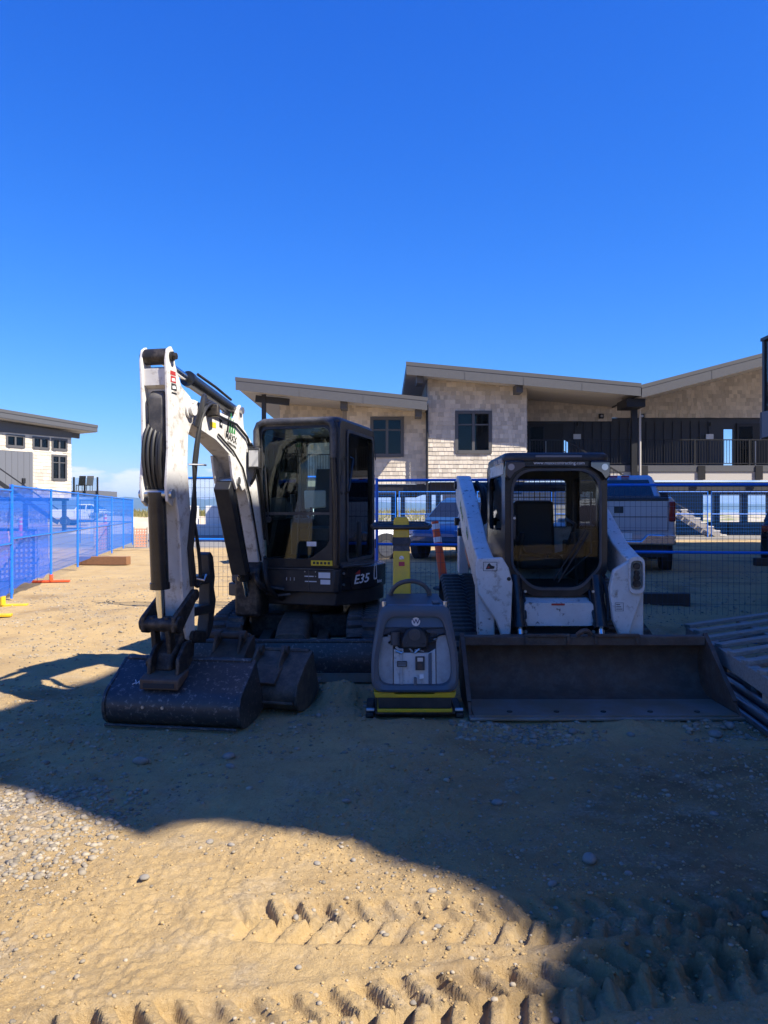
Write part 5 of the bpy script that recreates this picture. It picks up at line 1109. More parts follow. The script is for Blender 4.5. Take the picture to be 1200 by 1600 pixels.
    wc = V((cx+.01, yb(.738)-.036, .738)); MB().cyl(wc, wc - V((0, .002, 0)), .033, 28).build('round_badge', sticker_white, fh)
    text('W', .05, wc - V((0, .0035, 0)), (1, 0, 0), (0, .14, 1), mat('navy_print', (.02, .03, .10), .5), fh, sx=1.1)
    fp([(-.16, .79), (.09, .79), (.06, .81), (-.10, .81)], .0, 'scuffed_sticker', sticker_white, hd)
    MB().prism([(cx-.235, 5.92, .835), (cx+.235, 5.92, .835), (cx+.215, 6.40, .875), (cx-.215, 6.40, .875)], (0, 0, .025)).build('top_lid', darkgrey, hd, bevel=.01)
    MB().box((cx+.14, 5.95, .861), (cx+.2, 6.2, .878)).build('fuel_cap', black, hd, bevel=.01)
    for x, y in ((-.235, 5.93), (.235, 5.93), (-.2, 6.38), (.2, 6.38)): MB().cyl((cx+x, y, .85), (cx+x, y, .89), .016, 10).build('lid_bolt', bolt, hd)
    # lifting hoop and drawbar
    MB().tube([(cx-.20, 6.35, .80), (cx-.185, 6.33, .88)] + bez((cx-.17, 6.32, .93), (cx-.12, 6.3, 1.04), (cx+.08, 6.3, 1.04), (cx+.13, 6.32, .93), 10) + [(cx+.15, 6.33, .86), (cx+.16, 6.35, .8)], .019, 10).build('lifting_hoop', darkgrey, t, smooth=60)
    lo = lambda z, w, d, y: [(cx-.085+x, y+yy, z) for x, yy in ((-w, -d), (w, -d), (w, d), (-w, d))]
    db = MB().loft([lo(.80, .075, .05, 6.42), lo(1.25, .070, .045, 6.62)]).build('drawbar', yellow, t, bevel=.008)
    MB().loft([lo(1.24, .076, .05, 6.62), lo(1.29, .068, .044, 6.64), lo(1.30, .078, .052, 6.645), lo(1.345, .078, .052, 6.665), lo(1.36, .072, .046, 6.67)]).build('rubber_mount', rubber, db, bevel=.006)
    MB().loft([lo(1.355, .07, .046, 6.67), lo(1.50, .066, .05, 6.72), lo(1.535, .05, .04, 6.72)]).build('drawbar_head', yellow, db, bevel=.01)
    MB().tube([(cx-.085-.20, 6.80, 1.475), (cx-.085-.25, 6.72, 1.455), (cx-.085-.235, 6.645, 1.445), (cx-.085+.235, 6.645, 1.445), (cx-.085+.25, 6.72, 1.455), (cx-.085+.20, 6.80, 1.475), (cx-.085-.2, 6.80, 1.475)], .022, 10).build('handlebar', black, db, smooth=60)
    for sg in (-1, 1): MB().tube([(cx-.085+sg*.06, 6.7, 1.47), (cx-.085+sg*.2, 6.7, 1.46)], .02).build('control_rod', black, db)
    fy = lambda z: 6.42-.05 + (z-.80)*.455
    MB().cyl((cx-.085, fy(1.185)-.004, 1.185), (cx-.085, fy(1.185)+.005, 1.185), .02, 16).build('prohibition_sign', sticker_white, db); MB().beam((cx-.10, fy(1.185)-.006, 1.197), (cx-.07, fy(1.185)-.006, 1.173), .005, .002).build('prohibition_bar', sticker_black, db, smooth=0)
    MB().prism([(cx-.11, fy(1.12)-.003, 1.12), (cx-.06, fy(1.12)-.003, 1.12), (cx-.06, fy(1.155)-.003, 1.155), (cx-.11, fy(1.155)-.003, 1.155)], (0, .003, 0)).build('warning_sticker', sticker_red, db, smooth=0)
compactor()

# ------------------------------------------------------------------ site fences
def make_panel(w=3.04, h=1.83, wire=None, rm=None, base=.09):
    t = thing('site_fence', (0, 0, 0), 'panel', 'fence')
    wire = wire or wire_grey; r = .021
    MB().cyl((0, 0, base), (0, 0, base+h), r, 10).build('post', fence_blue, t); MB().cyl((w-.05, 0, base), (w-.05, 0, base+h), r, 10).build('post', fence_blue, t)
    for k, z in enumerate((base+h-.03, base+h*.50)): MB().cyl((r, 0, z), (w-.05-r, 0, z), r*.9, 8).build('rail', fence_blue, t)
    m = MB(); n = int(w/.068)
    for i in range(1, n): x = (w-.05)*i/n; m.add([(x-.0019, -.003, base+.1), (x+.0019, -.003, base+.1), (x, .003, base+.1), (x-.0019, -.003, base+h-.03), (x+.0019, -.003, base+h-.03), (x, .003, base+h-.03)], [(0,1,4,3), (1,2,5,4), (2,0,3,5)])
    n = int(h/.145)
    for i in range(1, n): z = base + .1 + (h-.13)*i/n; m.add([(r, -.007, z-.0019), (r, -.007, z+.0019), (r, -.001, z), (w-.05-r, -.007, z-.0019), (w-.05-r, -.007, z+.0019), (w-.05-r, -.001, z)], [(0,1,4,3), (1,2,5,4), (2,0,3,5)])
    m.build('wire_mesh', wire, t, smooth=0, kind='stuff')
    return t
proto = make_panel(); proto_b = make_panel(wire=wire_blue)
used = set()
def place_panel(src, p, q, label, group=None, dz=0.0):
    p, q = V(p), V(q); d = q - p; o = src if src.name not in used else copy_tree(src); used.add(src.name)
    z0, z1 = gz(p.x, p.y), gz(q.x, q.y)
    o.location = (p.x, p.y, min(z0, z1) + dz); o.rotation_euler = (0, 0, math.atan2(d.y, d.x)); o.scale = (d.length/3.04, 1, 1)
    o['label'] = label; o['category'] = 'fence'
    if group: o['group'] = group
    elif 'group' in o: del o['group']
    return o
def fence_foot(x, y, ang, m=None, label='', group=None, cat='fence stand'):
    z = gz(x, y); t = thing('fence_stand', (x, y, z), label, cat, group); c, s_ = math.cos(ang), math.sin(ang)
    d = V((c, s_, 0)); n = V((-s_, c, 0)); b = V((x, y, z))
    MB().obox(b + V((0, 0, .02)), (d, n, V((0, 0, 1))), (.06, .36, .02)).build('base_bar', m or yellow, t, bevel=.006)
    for k in (-.05, .05): MB().cyl(b + d*k + V((0, 0, .03)), b + d*k + V((0, 0, .16)), .028, 10).build('socket', m or yellow, t)
    return t
bp_ = [(-3.12, 11.15), (-.10, 10.66), (2.92, 10.22), (5.95, 9.78), (8.9, 9.35)]
lab = ['blue mesh fence panel behind the excavator arm, at the fence end', 'blue mesh fence panel behind the yellow drawbar, between excavator and loader', 'blue mesh fence panel in front of the silver pickup tailgate', 'blue mesh fence panel at the foot of the tall apartment building']
for i in range(4): place_panel(proto, (*bp_[i], 0), (*bp_[i+1], 0), lab[i], dz=.0)
for i, (x, y) in enumerate(bp_[1:4]): fence_foot(x-.05, y, 0, m=fence_blue, label=['blue fence foot behind the excavator cab', 'blue fence foot behind the loader cab', 'blue fence foot near the wooden rack'][i])
# left run going away along the lot
p0 = V((-4.95, 6.9, 0)); dr = V((-.2096, .978, 0)); pts = [p0 + dr*3.05*i for i in range(9)]
names = ['next to the yellow foot', 'with pink netting behind it', 'third from the yellow foot', 'fourth from the yellow foot', 'fifth from the yellow foot', 'sixth from the yellow foot', 'with orange netting behind it', 'last of the long run, by the brown timber']
for i in range(1, 8):
    place_panel(proto_b, pts[i], pts[i+1], 'blue mesh fence panel %s' % names[i])
pe = pts[8]; place_panel(proto_b, pe, pe + V((-2.7, 1.4, 0)), 'blue mesh fence panel turned away at the corner before the white pickup')
for i in (1, 2):
    a, b = pts[i], pts[i+1]; d = (b-a).normalized(); n = V((-d.y, d.x, 0)); z = gz(a.x, a.y)
    m = MB(); nn = 30
    vs = []
    for k in range(nn+1):
        vs += [tuple(a + (b-a)*(k+.25*math.sin(j*2+k*.7))/nn*1.0 + n*(.045 + .03*math.sin(k*1.1+i+j*1.7)*math.sin(j*.8+.3)) + V((0, 0, z + .16 + 1.74*j/8 + (.03*math.sin(k*.63+i) if j in (0, 8) else 0)))) for j in range(9)]
    fs = [(9*k+j, 9*k+9+j, 9*k+10+j, 9*k+1+j) for k in range(nn) for j in range(8)]
    o = m.add(vs, fs).build('privacy_screen', tarp_m, None, smooth=60); tag(o, ['blue screen cloth tied to the fence panel next to the yellow foot', 'blue screen cloth tied over the pink netting', 'blue screen cloth on the third fence panel from the yellow foot'][i-1], 'screen')
fence_foot(-5.93, 11.95, math.atan2(dr.y, dr.x), label='yellow fence foot under the blue screened panel')
fence_foot(-5.72, 11.0, math.atan2(dr.y, dr.x), label='yellow fence foot before the blue screened panel')
for (x, y, lab_) in ((pts[3].x, pts[3].y, 'second fence joint'), (pts[5].x, pts[5].y, 'fourth fence joint')):
    fence_foot(x, y, math.atan2(dr.y, dr.x), m=orange, label='small orange fence foot at the %s past the yellow feet' % lab_)
def netting(c, w, h, m, label, ang=0):
    z = gz(c[0], c[1]); t = thing('safety_netting', (c[0], c[1], z), label, 'netting'); d = V((math.cos(ang), math.sin(ang), 0)); b = V((c[0], c[1], z))
    mb = MB(); n1, n2 = int(w/.09), int(h/.11)
    for i in range(n1+1): p = b + d*(w*i/n1 - w/2); mb.beam(p + V((0,0,.03)), p + V((0,0,h)), .05, .012, up=(d.y, -d.x, 0.001))
    for j in range(n2+1): zz = V((0, 0, .05 + (h-.08)*j/n2)); mb.beam(b - d*w/2 + zz, b + d*w/2 + zz, .016, .05)
    mb.build('mesh_sheet', m, t, smooth=0, kind='stuff')
    for k in (-1, 1): MB().cyl(b + d*k*w/2, b + d*k*w/2 + V((0, 0, h+.05)), .025, 8).build('stake', oldwood, t)
netting((-7.75, 16.0), 1.0, 1.05, pinkply, 'pink and blue plastic netting standing behind the blue fence', .5)
netting((-10.35, 28.2), .55, 1.0, orangeply, 'orange plastic netting by the fence corner', .2)
netting((-9.6, 30.3), .5, .75, orangeply, 'low orange netting beside the corner post', .1)
# second, far fence line under the house
for i, x in enumerate((-2.5, .6, 3.7, 6.8, 9.9, 13.0, 16.1)):
    place_panel(proto_b, (x, 30.5, 0), (x+3.0, 30.5, 0), 'distant blue mesh fence panel standing before the raised house', 'far fence panels before the house')

# ------------------------------------------------------------------ vehicles
def wheel(parent, c, r=.38, w=.25, side=1):
    c = V(c); x = V((1, 0, 0))
    prof = [(0, r*.62), (0.01, r*.92), (.05, r), (w-.05, r), (w-.01, r*.92), (w, r*.62)]
    m = MB(); n = 28
    m.loft([[c + x*(a - w/2) + V((0, math.cos(2*math.pi*k/n)*b, math.sin(2*math.pi*k/n)*b)) for k in range(n)] for a, b in prof])
    wh = m.build('wheel', tyre, parent, smooth=40)
    MB().cyl(c + x*side*(w/2-.05), c + x*side*(w/2+.004), r*.63, 24).build('rim', rim, wh)
    for k in range(6):
        a = k*math.pi/3; d = V((0, math.cos(a), math.sin(a))); MB().beam(c + x*side*(w/2+.006) + d*r*.12, c + x*side*(w/2+.006) + d*r*.58, .05, .014, up=(1, 0, 0)).build('spoke', rim, wh)
    return wh
def body_loft(sections):
    """sections: (y, halfwidth_low, halfwidth_high, z0, z1)"""
    m = MB()
    m.loft([[V((-wl*.92, y, z0)), V((-wl, y, z0+.12)), V((-wl, y, (z0+z1)/2)), V((-wh, y, z1-.06)), V((-wh*.94, y, z1)), V((wh*.94, y, z1)), V((wh, y, z1-.06)), V((wl, y, (z0+z1)/2)), V((wl, y, z0+.12)), V((wl*.92, y, z0))] for y, wl, wh, z0, z1 in sections])
    return m
def pickup(label, paint):
    """local: y runs from tail (0) to nose (5.85), x across, z up"""
    t = thing('pickup_truck', (0, 0, 0), label, 'pickup truck')
    b = body_loft([(.02, .97, .95, .62, 1.42), (.12, 1.0, .97, .56, 1.45), (2.05, 1.0, .97, .5, 1.45), (3.9, 1.0, .97, .5, 1.36), (4.6, 1.0, .95, .5, 1.30), (5.55, .98, .9, .52, 1.20), (5.75, .9, .82, .6, 1.1)]).build('body', paint, t, smooth=30, bevel=.015)
    MB().box((-.86, .08, 1.30), (.86, 1.98, 1.458)).build('truck_bed', interior, b, smooth=0)
    # greenhouse
    gh = MB().loft([[V((-w0, y0, 1.44)), V((w0, y0, 1.44)), V((w0, y1, 1.40)), V((-w0, y1, 1.40))] if z < 1.5 else [V((-w0, y0, z)), V((w0, y0, z)), V((w0, y1, z)), V((-w0, y1, z))] for w0, y0, y1, z in ((.90, 2.06, 4.45, 1.44), (.72, 2.32, 3.62, 1.90), (.66, 2.42, 3.5, 1.955))]).build('cab', paint, t, smooth=30, bevel=.03)
    MB().prism([(-.74, 2.112, 1.50), (.74, 2.112, 1.50), (.63, 2.28, 1.85), (-.63, 2.28, 1.85)], (0, -.03, .0)).build('rear_window', glass_car if False else mat('tinted_glass', (.012, .016, .024), .06, spec=.6, coat=.5), gh, smooth=0)
    MB().prism([(-.80, 4.33, 1.47), (.80, 4.33, 1.47), (.66, 3.72, 1.86), (-.66, 3.72, 1.86)], (0, .03, .02)).build('windscreen', MATS['tinted_glass'], gh, smooth=0)
    for sg in (-1, 1):
        for (a, b_, c_, d_) in ((2.22, 3.05, 3.05, 2.42), (3.15, 4.12, 3.58, 3.15)):
            MB().prism([(sg*.875, a, 1.49), (sg*.875, b_, 1.49), (sg*.735, c_, 1.85), (sg*.735, d_, 1.85)], (sg*.02, 0, .004)).build('side_window', MATS['tinted_glass'], gh, smooth=0)
        MB().box((sg*.98 if sg > 0 else -1.22, 4.05, 1.36), (1.22 if sg > 0 else -.98, 4.17, 1.62)).build('mirror', black, t, bevel=.03)
        MB().box((min(sg*.86, sg*.985), -.012, .98), (max(sg*.86, sg*.985), .14, 1.36)).build('taillight', redlens, t, bevel=.02)
        MB().box((min(sg*.62, sg*.92), 5.66, .92), (max(sg*.62, sg*.92), 5.77, 1.08)).build('headlight', lampglass, t, bevel=.03)
        for y in (1.25, 4.85):
            MB().cyl((sg*.80, y, .42), (sg*1.006, y, .42), .47, 26).build('wheel_arch', interior, b); wheel(t, (sg*.89, y, .40), .40, .26, sg)
        for y in (2.98, 3.85): MB().box((min(sg*.995, sg*1.02), y, 1.22), (max(sg*.995, sg*1.02), y+.16, 1.26)).build('door_handle', paint, t, bevel=.008)
        for y in (2.1, 3.1, 4.2): MB().box((min(sg*.995, sg*1.001), y, .6), (max(sg*.995, sg*1.001), y+.012, 1.4)).build('door_seam', interior, t, smooth=0)
    tg = MB().box((-.85, -.012, .80), (.85, .06, 1.405)).build('tailgate', paint, t, bevel=.02)
    MB().box((-.855, -.03, 1.37), (.855, .07, 1.43)).build('gate_spoiler', black, tg, bevel=.012); MB().box((-.82, -.02, 1.06), (.82, .0, 1.075)).build('crease', black, tg, smooth=0)
    MB().box((-.18, -.026, 1.14), (.0, -.008, 1.27)).build('handle', black, tg, bevel=.01)
    text('4X4', .09, (.58, -.013, 1.13), (1, 0, 0), (0, 0, 1), bolt, tg)
    bm_ = MB().prism([(-.98, -.14, .54), (.98, -.14, .54), (.98, -.14, .73), (.45, -.14, .75), (.33, -.14, .62), (-.33, -.14, .62), (-.45, -.14, .75), (-.98, -.14, .73)], (0, .2, 0)).build('bumper', mat('chrome_bumper', (.55, .56, .58), .18, .9), t, bevel=.03)
    MB().box((-.16, -.10, .63), (.16, -.09, .76)).build('licence_plate', sticker_white, t, smooth=0)
    MB().box((-.22, 2.255, 1.905), (-.04, 2.30, 1.94)).box((.04, 2.255, 1.905), (.22, 2.30, 1.94)).build('brake_lamp', redlens, gh, smooth=0)
    MB().box((-.85, .1, .30), (.85, 5.5, .54)).build('underbody', interior, t, smooth=0); MB().box((-.75, 5.7, .78), (.75, 5.79, 1.06)).build('grille', black, t, bevel=.02)
    return t
def put(t, x, y, ang, z=None):
    t.location = (x, y, gz(x, y) if z is None else z); t.rotation_euler = (0, 0, R(ang))
pk = pickup('silver pickup parked with its tailgate towards the fence', silver); put(pk, 4.80, 15.4, -15); pk.scale = (1, 1, 1.05)
wp = pickup('white pickup parked below the raised deck, seen through the corner fence', carwhite); put(wp, -30.2, 70.5, -88)
def car(label, paint, name='parked_car', h=1.55):
    t = thing(name, (0, 0, 0), label, 'car'); k = h/1.55
    b = body_loft([(.0, .70, .62, .5, .88*k), (.12, .84, .78, .34, .96*k), (.9, .90, .86, .28, 1.0*k), (3.0, .90, .87, .28, .98*k), (3.9, .87, .80, .30, .86*k), (4.25, .80, .70, .36, .76*k), (4.38, .62, .55, .45, .66*k)]).build('body', paint, t, smooth=35, bevel=.02)
    gh = MB().loft([[V((-w0, y0, z)), V((w0, y0, z)), V((w0, y1, z)), V((-w0, y1, z))] for w0, y0, y1, z in ((.83, .25, 3.35, .94*k), (.70, .55, 2.65, 1.42*k), (.62, .8, 2.4, 1.55*k))]).build('greenhouse', paint, t, smooth=30, bevel=.05, seg=3)
    tg = MATS['tinted_glass']
    for sg in (-1, 1):
        for (a, b_, c_, d_) in ((.75, 1.62, 1.62, .95), (1.72, 2.98, 2.45, 1.72)):
            MB().prism([(sg*.818, a, 1.0*k), (sg*.818, b_, 1.0*k), (sg*.715, c_, 1.385*k), (sg*.715, d_, 1.385*k)], (sg*.018, 0, .004)).build('side_window', tg, gh, smooth=0)
        MB().box((min(sg*.86, sg*1.04), 2.7, .98*k), (max(sg*.86, sg*1.04), 2.84, 1.12*k)).build('mirror', paint, t, bevel=.03)
        MB().box((min(sg*.5, sg*.78), 4.18, .60*k), (max(sg*.5, sg*.78), 4.31, .74*k)).build('headlight', lampglass, t, bevel=.03)
        MB().box((min(sg*.58, sg*.80), .0, .72*k), (max(sg*.58, sg*.80), .1, .88*k)).build('taillight', redlens, t, bevel=.02)
        for y in (.82, 3.5):
            MB().cyl((sg*.70, y, .33), (sg*.906, y, .33), .39, 26).build('wheel_arch', interior, b); wheel(t, (sg*.80, y, .33), .33, .22, sg)
        for y in (1.4, 2.35): MB().box((min(sg*.893, sg*.915), y, .86*k), (max(sg*.893, sg*.915), y+.15, .89*k)).build('door_handle', bolt, t, bevel=.006)
    MB().prism([(-.74, 3.2, 1.0*k), (.74, 3.2, 1.0*k), (.62, 2.70, 1.40*k), (-.62, 2.70, 1.40*k)], (0, .03, .02)).build('windscreen', tg, gh, smooth=0)
    MB().prism([(-.72, .38, 1.0*k), (.72, .38, 1.0*k), (.62, .56, 1.38*k), (-.62, .56, 1.38*k)], (0, -.03, .01)).build('rear_window', tg, gh, smooth=0)
    MB().box((-.45, 4.24, .46), (.45, 4.36, .60)).build('grille', black, t, bevel=.02)
    return t
c1 = car('white crossover parked behind the fence, left of the yellow drawbar', carwhite, h=1.6); put(c1, -3.55, 19.6, -74)
c2 = car('blue car parked behind the orange delineator post', carblue); put(c2, 3.4, 22.5, 150)
c3 = car('black car parked beyond the fence near the apartment balcony', carblack, h=1.6); put(c3, 9.32, 17.2, -38)

# ------------------------------------------------------------------ loose site things
def delineator(x, y, label, lean=(0, 0), h=1.1, r=.055):
    z = gz(x, y); t = thing('delineator_post', (x, y, z), label, 'delineator', None)
    MB().cyl((x, y, z), (x, y, z+.05), .2, 8).build('base', rubber, t, bevel=.01)
    p = V((x, y, z+.04)); q = V((x+lean[0], y+lean[1], z+h)); MB().cyl(p, q, r, 14, r*.8).build('post', orange, t)
    for k in (.68, .88): a = p.lerp(q, k); b = p.lerp(q, k+.08); MB().cyl(a, b, r*.93, 14).build('reflective_band', sticker_white, t)
delineator(1.02, 12.9, 'leaning orange delineator post behind the yellow drawbar', (-.16, .1), 1.15, .075)
delineator(-16.4, 45.2, 'orange delineator post standing in front of the white pickup', (0, 0), 1.2, .11)
delineator(-17.6, 37.2, 'orange delineator post standing behind the blue fence, below the deck stairs', (.0, 0), 1.1, .1)
def plank(name, p, q, w, h, m, label, cat='timber'):
    mb = MB().beam(p, q, w, h); o = mb.build(name, m, None, bevel=.008); return tag(o, label, cat)
z = gz(-7.7, 20.5); plank('timber', (-8.3, 20.9, z+.11), (-6.85, 20.6, z+.13), .22, .22, timber, 'thick brown timber lying on the sunlit gravel')
z = gz(3.8, 11.4); plank('timber', (2.9, 11.35, z+.085), (4.5, 11.35, z+.085), .16, .19, darkwood, 'dark timber lying on the gravel behind the fence, beside the loader')
z = gz(9.3, 19.5); plank('timber', (8.3, 17.2, z+.085), (9.3, 17.2, z+.085), .16, .17, darkwood, 'short dark timber on the gravel near the black car')
# wooden rack on stacked pipes
def rack():
    t = thing('wooden_rack', (3.7, 7.2, 0), 'weathered wooden slat rack lying on steel pipes beside the loader bucket', 'wooden rack')
    d1 = V((-.15, -.98, 0)).normalized(); d2 = V((.94, .30, .07)).normalized(); o = V((3.07, 7.7, .36)); Z = V((0, 0, 1))
    for k in (0, .62, 1.24): MB().beam(o + d2*k, o + d2*k + d1*2.7, .09, .13).build('stringer', oldwood, t, bevel=.006)
    for i in range(8):
        a = o + d1*(.04 + .37*i) + Z*.083; MB().beam(a - d2*.05, a + d2*1.75, .09, .034).build('slat', oldwood, t, bevel=.004)
    for k in (.2, 1.2, 2.3):
        a = o + d1*k - Z*.10; MB().beam(a - d2*.02, a + d2*1.5, .09, .07).build('bearer', oldwood, t, bevel=.004)
    for k in (.3, 1.25, 2.2):
        for j in (.3, 1.1): p = o + d1*k + d2*j; MB().box((p.x-.06, p.y-.06, 0), (p.x+.06, p.y+.06, .20)).build('block', oldwood, t, smooth=0)
rack()
rnd = random.Random(12)
offs = [(.00, .028, .026), (.075, .03, .028), (.15, .03, .028), (.235, .034, .032), (.32, .03, .028), (.41, .045, .043), (.52, .04, .038), (.05, .082, .026), (.19, .088, .028), (.36, .092, .03)]
for i, (dx, zz, r) in enumerate(offs):
    a = V((3.0+dx*.9, 8.3 + rnd.uniform(-.3, .2), zz+.004)); b = V((2.62+dx*1.0, 4.6 + rnd.uniform(-.2, .2), zz+.004))
    o = MB().cyl(a, b, r, 12).build('steel_pipe', pipe_steel, None); tag(o, 'long steel pipe lying in the bundle under the wooden rack', 'pipe', 'pipes under the wooden rack')
o = MB().prism([(4.3, 9.0, gz(4.4, 9)+.02), (5.4, 8.9, .05), (5.4, 9.2, .05), (4.6, 9.25, .04)], (0, 0, .05)).build('folded_tarpaulin', fence_blue, None, bevel=.02); tag(o, 'flat folded blue tarpaulin on the ground behind the wooden rack', 'tarpaulin')
# whitewashed blocks by the shore
for i, (x0, x1, z1, y) in enumerate(((-12.2, -11.25, 1.82, 46.0), (-10.7, -8.6, 1.82, 46.0), (-12.2, -8.4, .72, 45.0))):
    z = gz(x0, y) - .05
    o = MB().box((x0, y, z), (x1, y+.75, z1)).build('concrete_block', whiteblock, None, bevel=.04); tag(o, ['narrow white concrete block standing beyond the lot, left of the gap', 'wide white concrete block standing beyond the lot, right of the gap', 'low white concrete block in front of the taller blocks'][i], 'concrete block')
# sand bank by the road and dune grass
def sand_bank():
    X = np.linspace(-20.5, -9.0, 60); Y = np.linspace(47, 62, 30); gx, gy = np.meshgrid(X, Y)
    h = .15 + 1.05*sst(47, 50.5, gy)*sst(-20.5, -18, gx)*(1-sst(-11, -9, gx)) *(1 - sst(57, 62, gy)) + .18*fbm(gx*.9, gy*.9, 3)*sst(47.3, 49, gy) - .08
    vs = np.stack([gx, gy, h], -1).reshape(-1, 3); n = 60
    fs = [(j*n+i, j*n+i+1, (j+1)*n+i+1, (j+1)*n+i) for j in range(29) for i in range(n-1)]
    o = MB().add([tuple(v) for v in vs], fs).build('sand_bank', mat('pale_sand', (.50, .43, .32), .95, col2=(.42, .35, .25), nscale=1.5, bump=.5, bscale=8)); o['kind'] = 'structure'
sand_bank()
def grass():
    r_ = np.random.RandomState(8); m = MB(); n = 15000
    for k in range(n):
        if k < 10000: x, y = r_.uniform(-48, 30), r_.uniform(80, 104)
        else: x, y = r_.uniform(-19.5, -10), r_.uniform(50.5, 60)
        z = gz(x, y) if k < 10000 else 1.05
        h = r_.uniform(.25, .75) * (1.0 if k < 10000 else .6); w = .05; dx, dy = r_.uniform(-.25, .25, 2)
        m.v += [(x-w, y, z-.05), (x+w, y, z-.05), (x+dx, y+dy, z+h)]; i = len(m.v); m.f.append((i-3, i-2, i-1))
    o = m.build('beach_grass', mat('dune_grass', (.17, .17, .045), .8, col2=(.26, .21, .08), nscale=.3, island=.35), None, smooth=0); o['kind'] = 'stuff'; o['label'] = 'yellow green beach grass along the dune'
grass()
# stones: the large ones singly, the fine ones as gravel
def rock(r, seed):
    rr = random.Random(seed); phi = (1+5**.5)/2
    vs = [V(p).normalized() for p in [(-1,phi,0),(1,phi,0),(-1,-phi,0),(1,-phi,0),(0,-1,phi),(0,1,phi),(0,-1,-phi),(0,1,-phi),(phi,0,-1),(phi,0,1),(-phi,0,-1),(-phi,0,1)]]
    fs = [(0,11,5),(0,5,1),(0,1,7),(0,7,10),(0,10,11),(1,5,9),(5,11,4),(11,10,2),(10,7,6),(7,1,8),(3,9,4),(3,4,2),(3,2,6),(3,6,8),(3,8,9),(4,9,5),(2,4,11),(6,2,10),(8,6,7),(9,8,1)]
    sx, sy, sz = rr.uniform(.8, 1.3), rr.uniform(.7, 1.1), rr.uniform(.45, .75)
    return [V((p.x*sx, p.y*sy, p.z*sz))*r*rr.uniform(.85, 1.12) for p in vs], fs
big = [(-1.02, 3.27, .028), (-.83, 3.66, .03), (-.72, 3.62, .026), (-.30, 3.45, .026), (-.14, 3.5, .02), (.21, 2.98, .022), (.93, 3.48, .05), (.62, 4.2, .045), (2.62, 4.9, .075), (1.06, 3.33, .03), (.71, 3.24, .03), (1.72, 4.0, .035), (-1.55, 4.9, .06), (-1.0, 4.95, .05), (-.95, 4.75, .04), (-2.0, 4.35, .05), (-1.95, 4.25, .04), (2.35, 5.45, .075), (2.5, 5.55, .06), (1.35, 5.5, .045), (.95, 5.55, .04), (1.75, 5.45, .04), (.2, 3.2, .025), (-.35, 3.05, .022), (1.5, 3.0, .03), (1.2, 2.9, .022), (-.62, 5.65, .035), (-.5, 5.9, .04), (-.15, 6.2, .03), (-.2, 4.1, .03), (2.2, 3.9, .03), (1.9, 3.3, .03), (-1.3, 3.9, .02), (-.3, 2.7, .018), (.1, 2.55, .018), (.55, 2.45, .022)]
fz = lambda x, y: float(full_h(np.array([x]), np.array([y]))[0])
for i, (x, y, r) in enumerate(big):
    vs, fs = rock(r, i+40); m = MB().add(vs, fs); o = m.build('stone', stone_m, None, smooth=0)
    md = o.modifiers.new('sub', 'SUBSURF'); md.levels = md.render_levels = 1; o.data.shade_smooth()
    o.location = (x, y, fz(x, y) + r*.15); o.rotation_euler = (0, 0, i*1.3); 
    lb = ('loose stone in the gravel along the lip of the loader bucket' if y > 5.3 and x > .5 else 'loose stone on the dirt heap between the digging bucket and the compactor' if y > 5.3 else
          'large round grey stone lying alone in the shaded dirt before the loader' if r == .05 and x == .93 else 'big stone in the shaded dirt off the right corner of the loader bucket' if r == .075 else
          'small stone lying on the tyre tread marks' if y < 3.1 else 'loose stone by the pale gravel patch' if x < -1.5 else 'loose stone in the sunlit dirt between tread marks and shadow edge' if y < 3.7 and x < .3 else 'loose stone in the shaded dirt before the machines')
    tag(o, lb, 'stone', 'loose stones on the dirt')
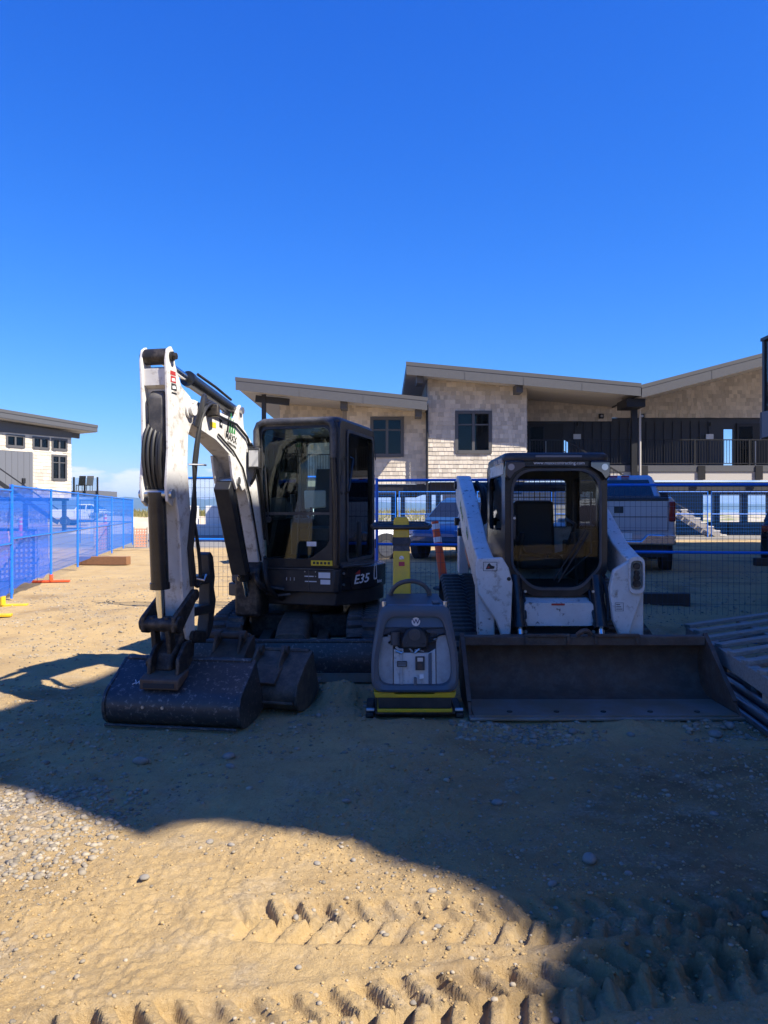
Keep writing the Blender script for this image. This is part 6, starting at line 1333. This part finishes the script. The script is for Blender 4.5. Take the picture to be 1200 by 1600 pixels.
def pebbles():
    r_ = np.random.RandomState(21); A = []; 
    def region(n, x0, x1, y0, y1, s0, s1, pw=2.5):
        x = r_.uniform(x0, x1, n); y = y0 + (y1-y0)*r_.rand(n)**1.2; s = s0 + (s1-s0)*r_.rand(n)**pw
        keep = (fbm(x*1.1+30, y*1.1, 3) + r_.uniform(-.35, .45, n)) > -.05
        A.append(np.stack([x, y, s], 1)[keep])
    region(5200, -2.4, 2.6, 2.0, 4.2, .0025, .013); region(4200, -3.4, 3.2, 4.2, 7.0, .005, .022); region(1500, .5, 3.0, 5.3, 5.8, .006, .03, 2)
    region(1300, -2.2, -1.3, 3.3, 4.45, .006, .022, 1.6); region(2600, -5, 5.5, 7, 10, .006, .022); region(6500, -7, 8, 10, 17, .008, .026, 2); region(1800, -7, -2.5, 8, 13, .006, .02)
    nst = sum(len(a) for a in A)
    region(26000, -2.4, 2.6, 2.0, 4.4, .0016, .010, 3); region(9000, -3.4, 3.2, 4.4, 7.0, .003, .015, 3)
    A = np.concatenate(A); zz = full_h(A[:, 0], A[:, 1])
    protos = [rock(1.0, k) for k in range(8)]; P = [np.array([tuple(v) for v in p[0]]) for p in protos]; F = np.array(protos[0][1])
    VV = []; FF = []
    for k, (x, y, s) in enumerate(A):
        a = r_.rand()*6.28; c, sn = math.cos(a), math.sin(a); p = P[k % 8]*s; q = np.empty_like(p); q[:, 0] = p[:, 0]*c - p[:, 1]*sn + x; q[:, 1] = p[:, 0]*sn + p[:, 1]*c + y; q[:, 2] = p[:, 2] + zz[k] + s*.1
        VV.append(q); FF.append(F + 12*k)
    VV = np.concatenate(VV).astype(np.float32); FF = np.concatenate(FF).astype(np.int32)
    me = bpy.data.meshes.new('gravel'); me.vertices.add(len(VV)); me.vertices.foreach_set('co', VV.ravel()); me.loops.add(FF.size); me.loops.foreach_set('vertex_index', FF.ravel())
    me.polygons.add(len(FF)); me.polygons.foreach_set('loop_start', np.arange(0, FF.size, 3, dtype=np.int32)); me.polygons.foreach_set('loop_total', np.full(len(FF), 3, np.int32)); me.update(calc_edges=True)
    me.shade_smooth(); me.materials.append(mat('gravel_stone', (.31, .26, .185), .85, col2=(.22, .185, .135), nscale=3, island=.35))
    me.materials.append(mat('dirt_clod', (.37, .255, .115), .95, col2=(.29, .20, .09), nscale=4, island=.2)); mi = np.zeros(len(FF), np.int32); mi[nst*20:] = 1; me.polygons.foreach_set('material_index', mi)
    o = bpy.data.objects.new('gravel', me); COL.objects.link(o); o['kind'] = 'stuff'; o['label'] = 'loose gravel and crumbs scattered over the dirt yard'
pebbles()
# ------------------------------------------------------------------ haze over the sea
hz = bpy.data.materials.new('sea_haze'); hz.use_nodes = True; t_ = hz.node_tree; t_.nodes.clear()
ho = N(t_, 'ShaderNodeOutputMaterial'); pv = N(t_, 'ShaderNodeVolumePrincipled', inp={'Density': 0.00008, 'Anisotropy': 0.1}); pv.inputs['Color'].default_value = (.36, .66, 1.0, 1); t_.links.new(pv.outputs[0], ho.inputs['Volume'])
hb = MB().box((-16500, -300, -62), (16500, 15100, 225)).build('haze', hz, None, smooth=0); hb['kind'] = 'stuff'; hb['label'] = 'thin blue haze in the air towards the far mountains'
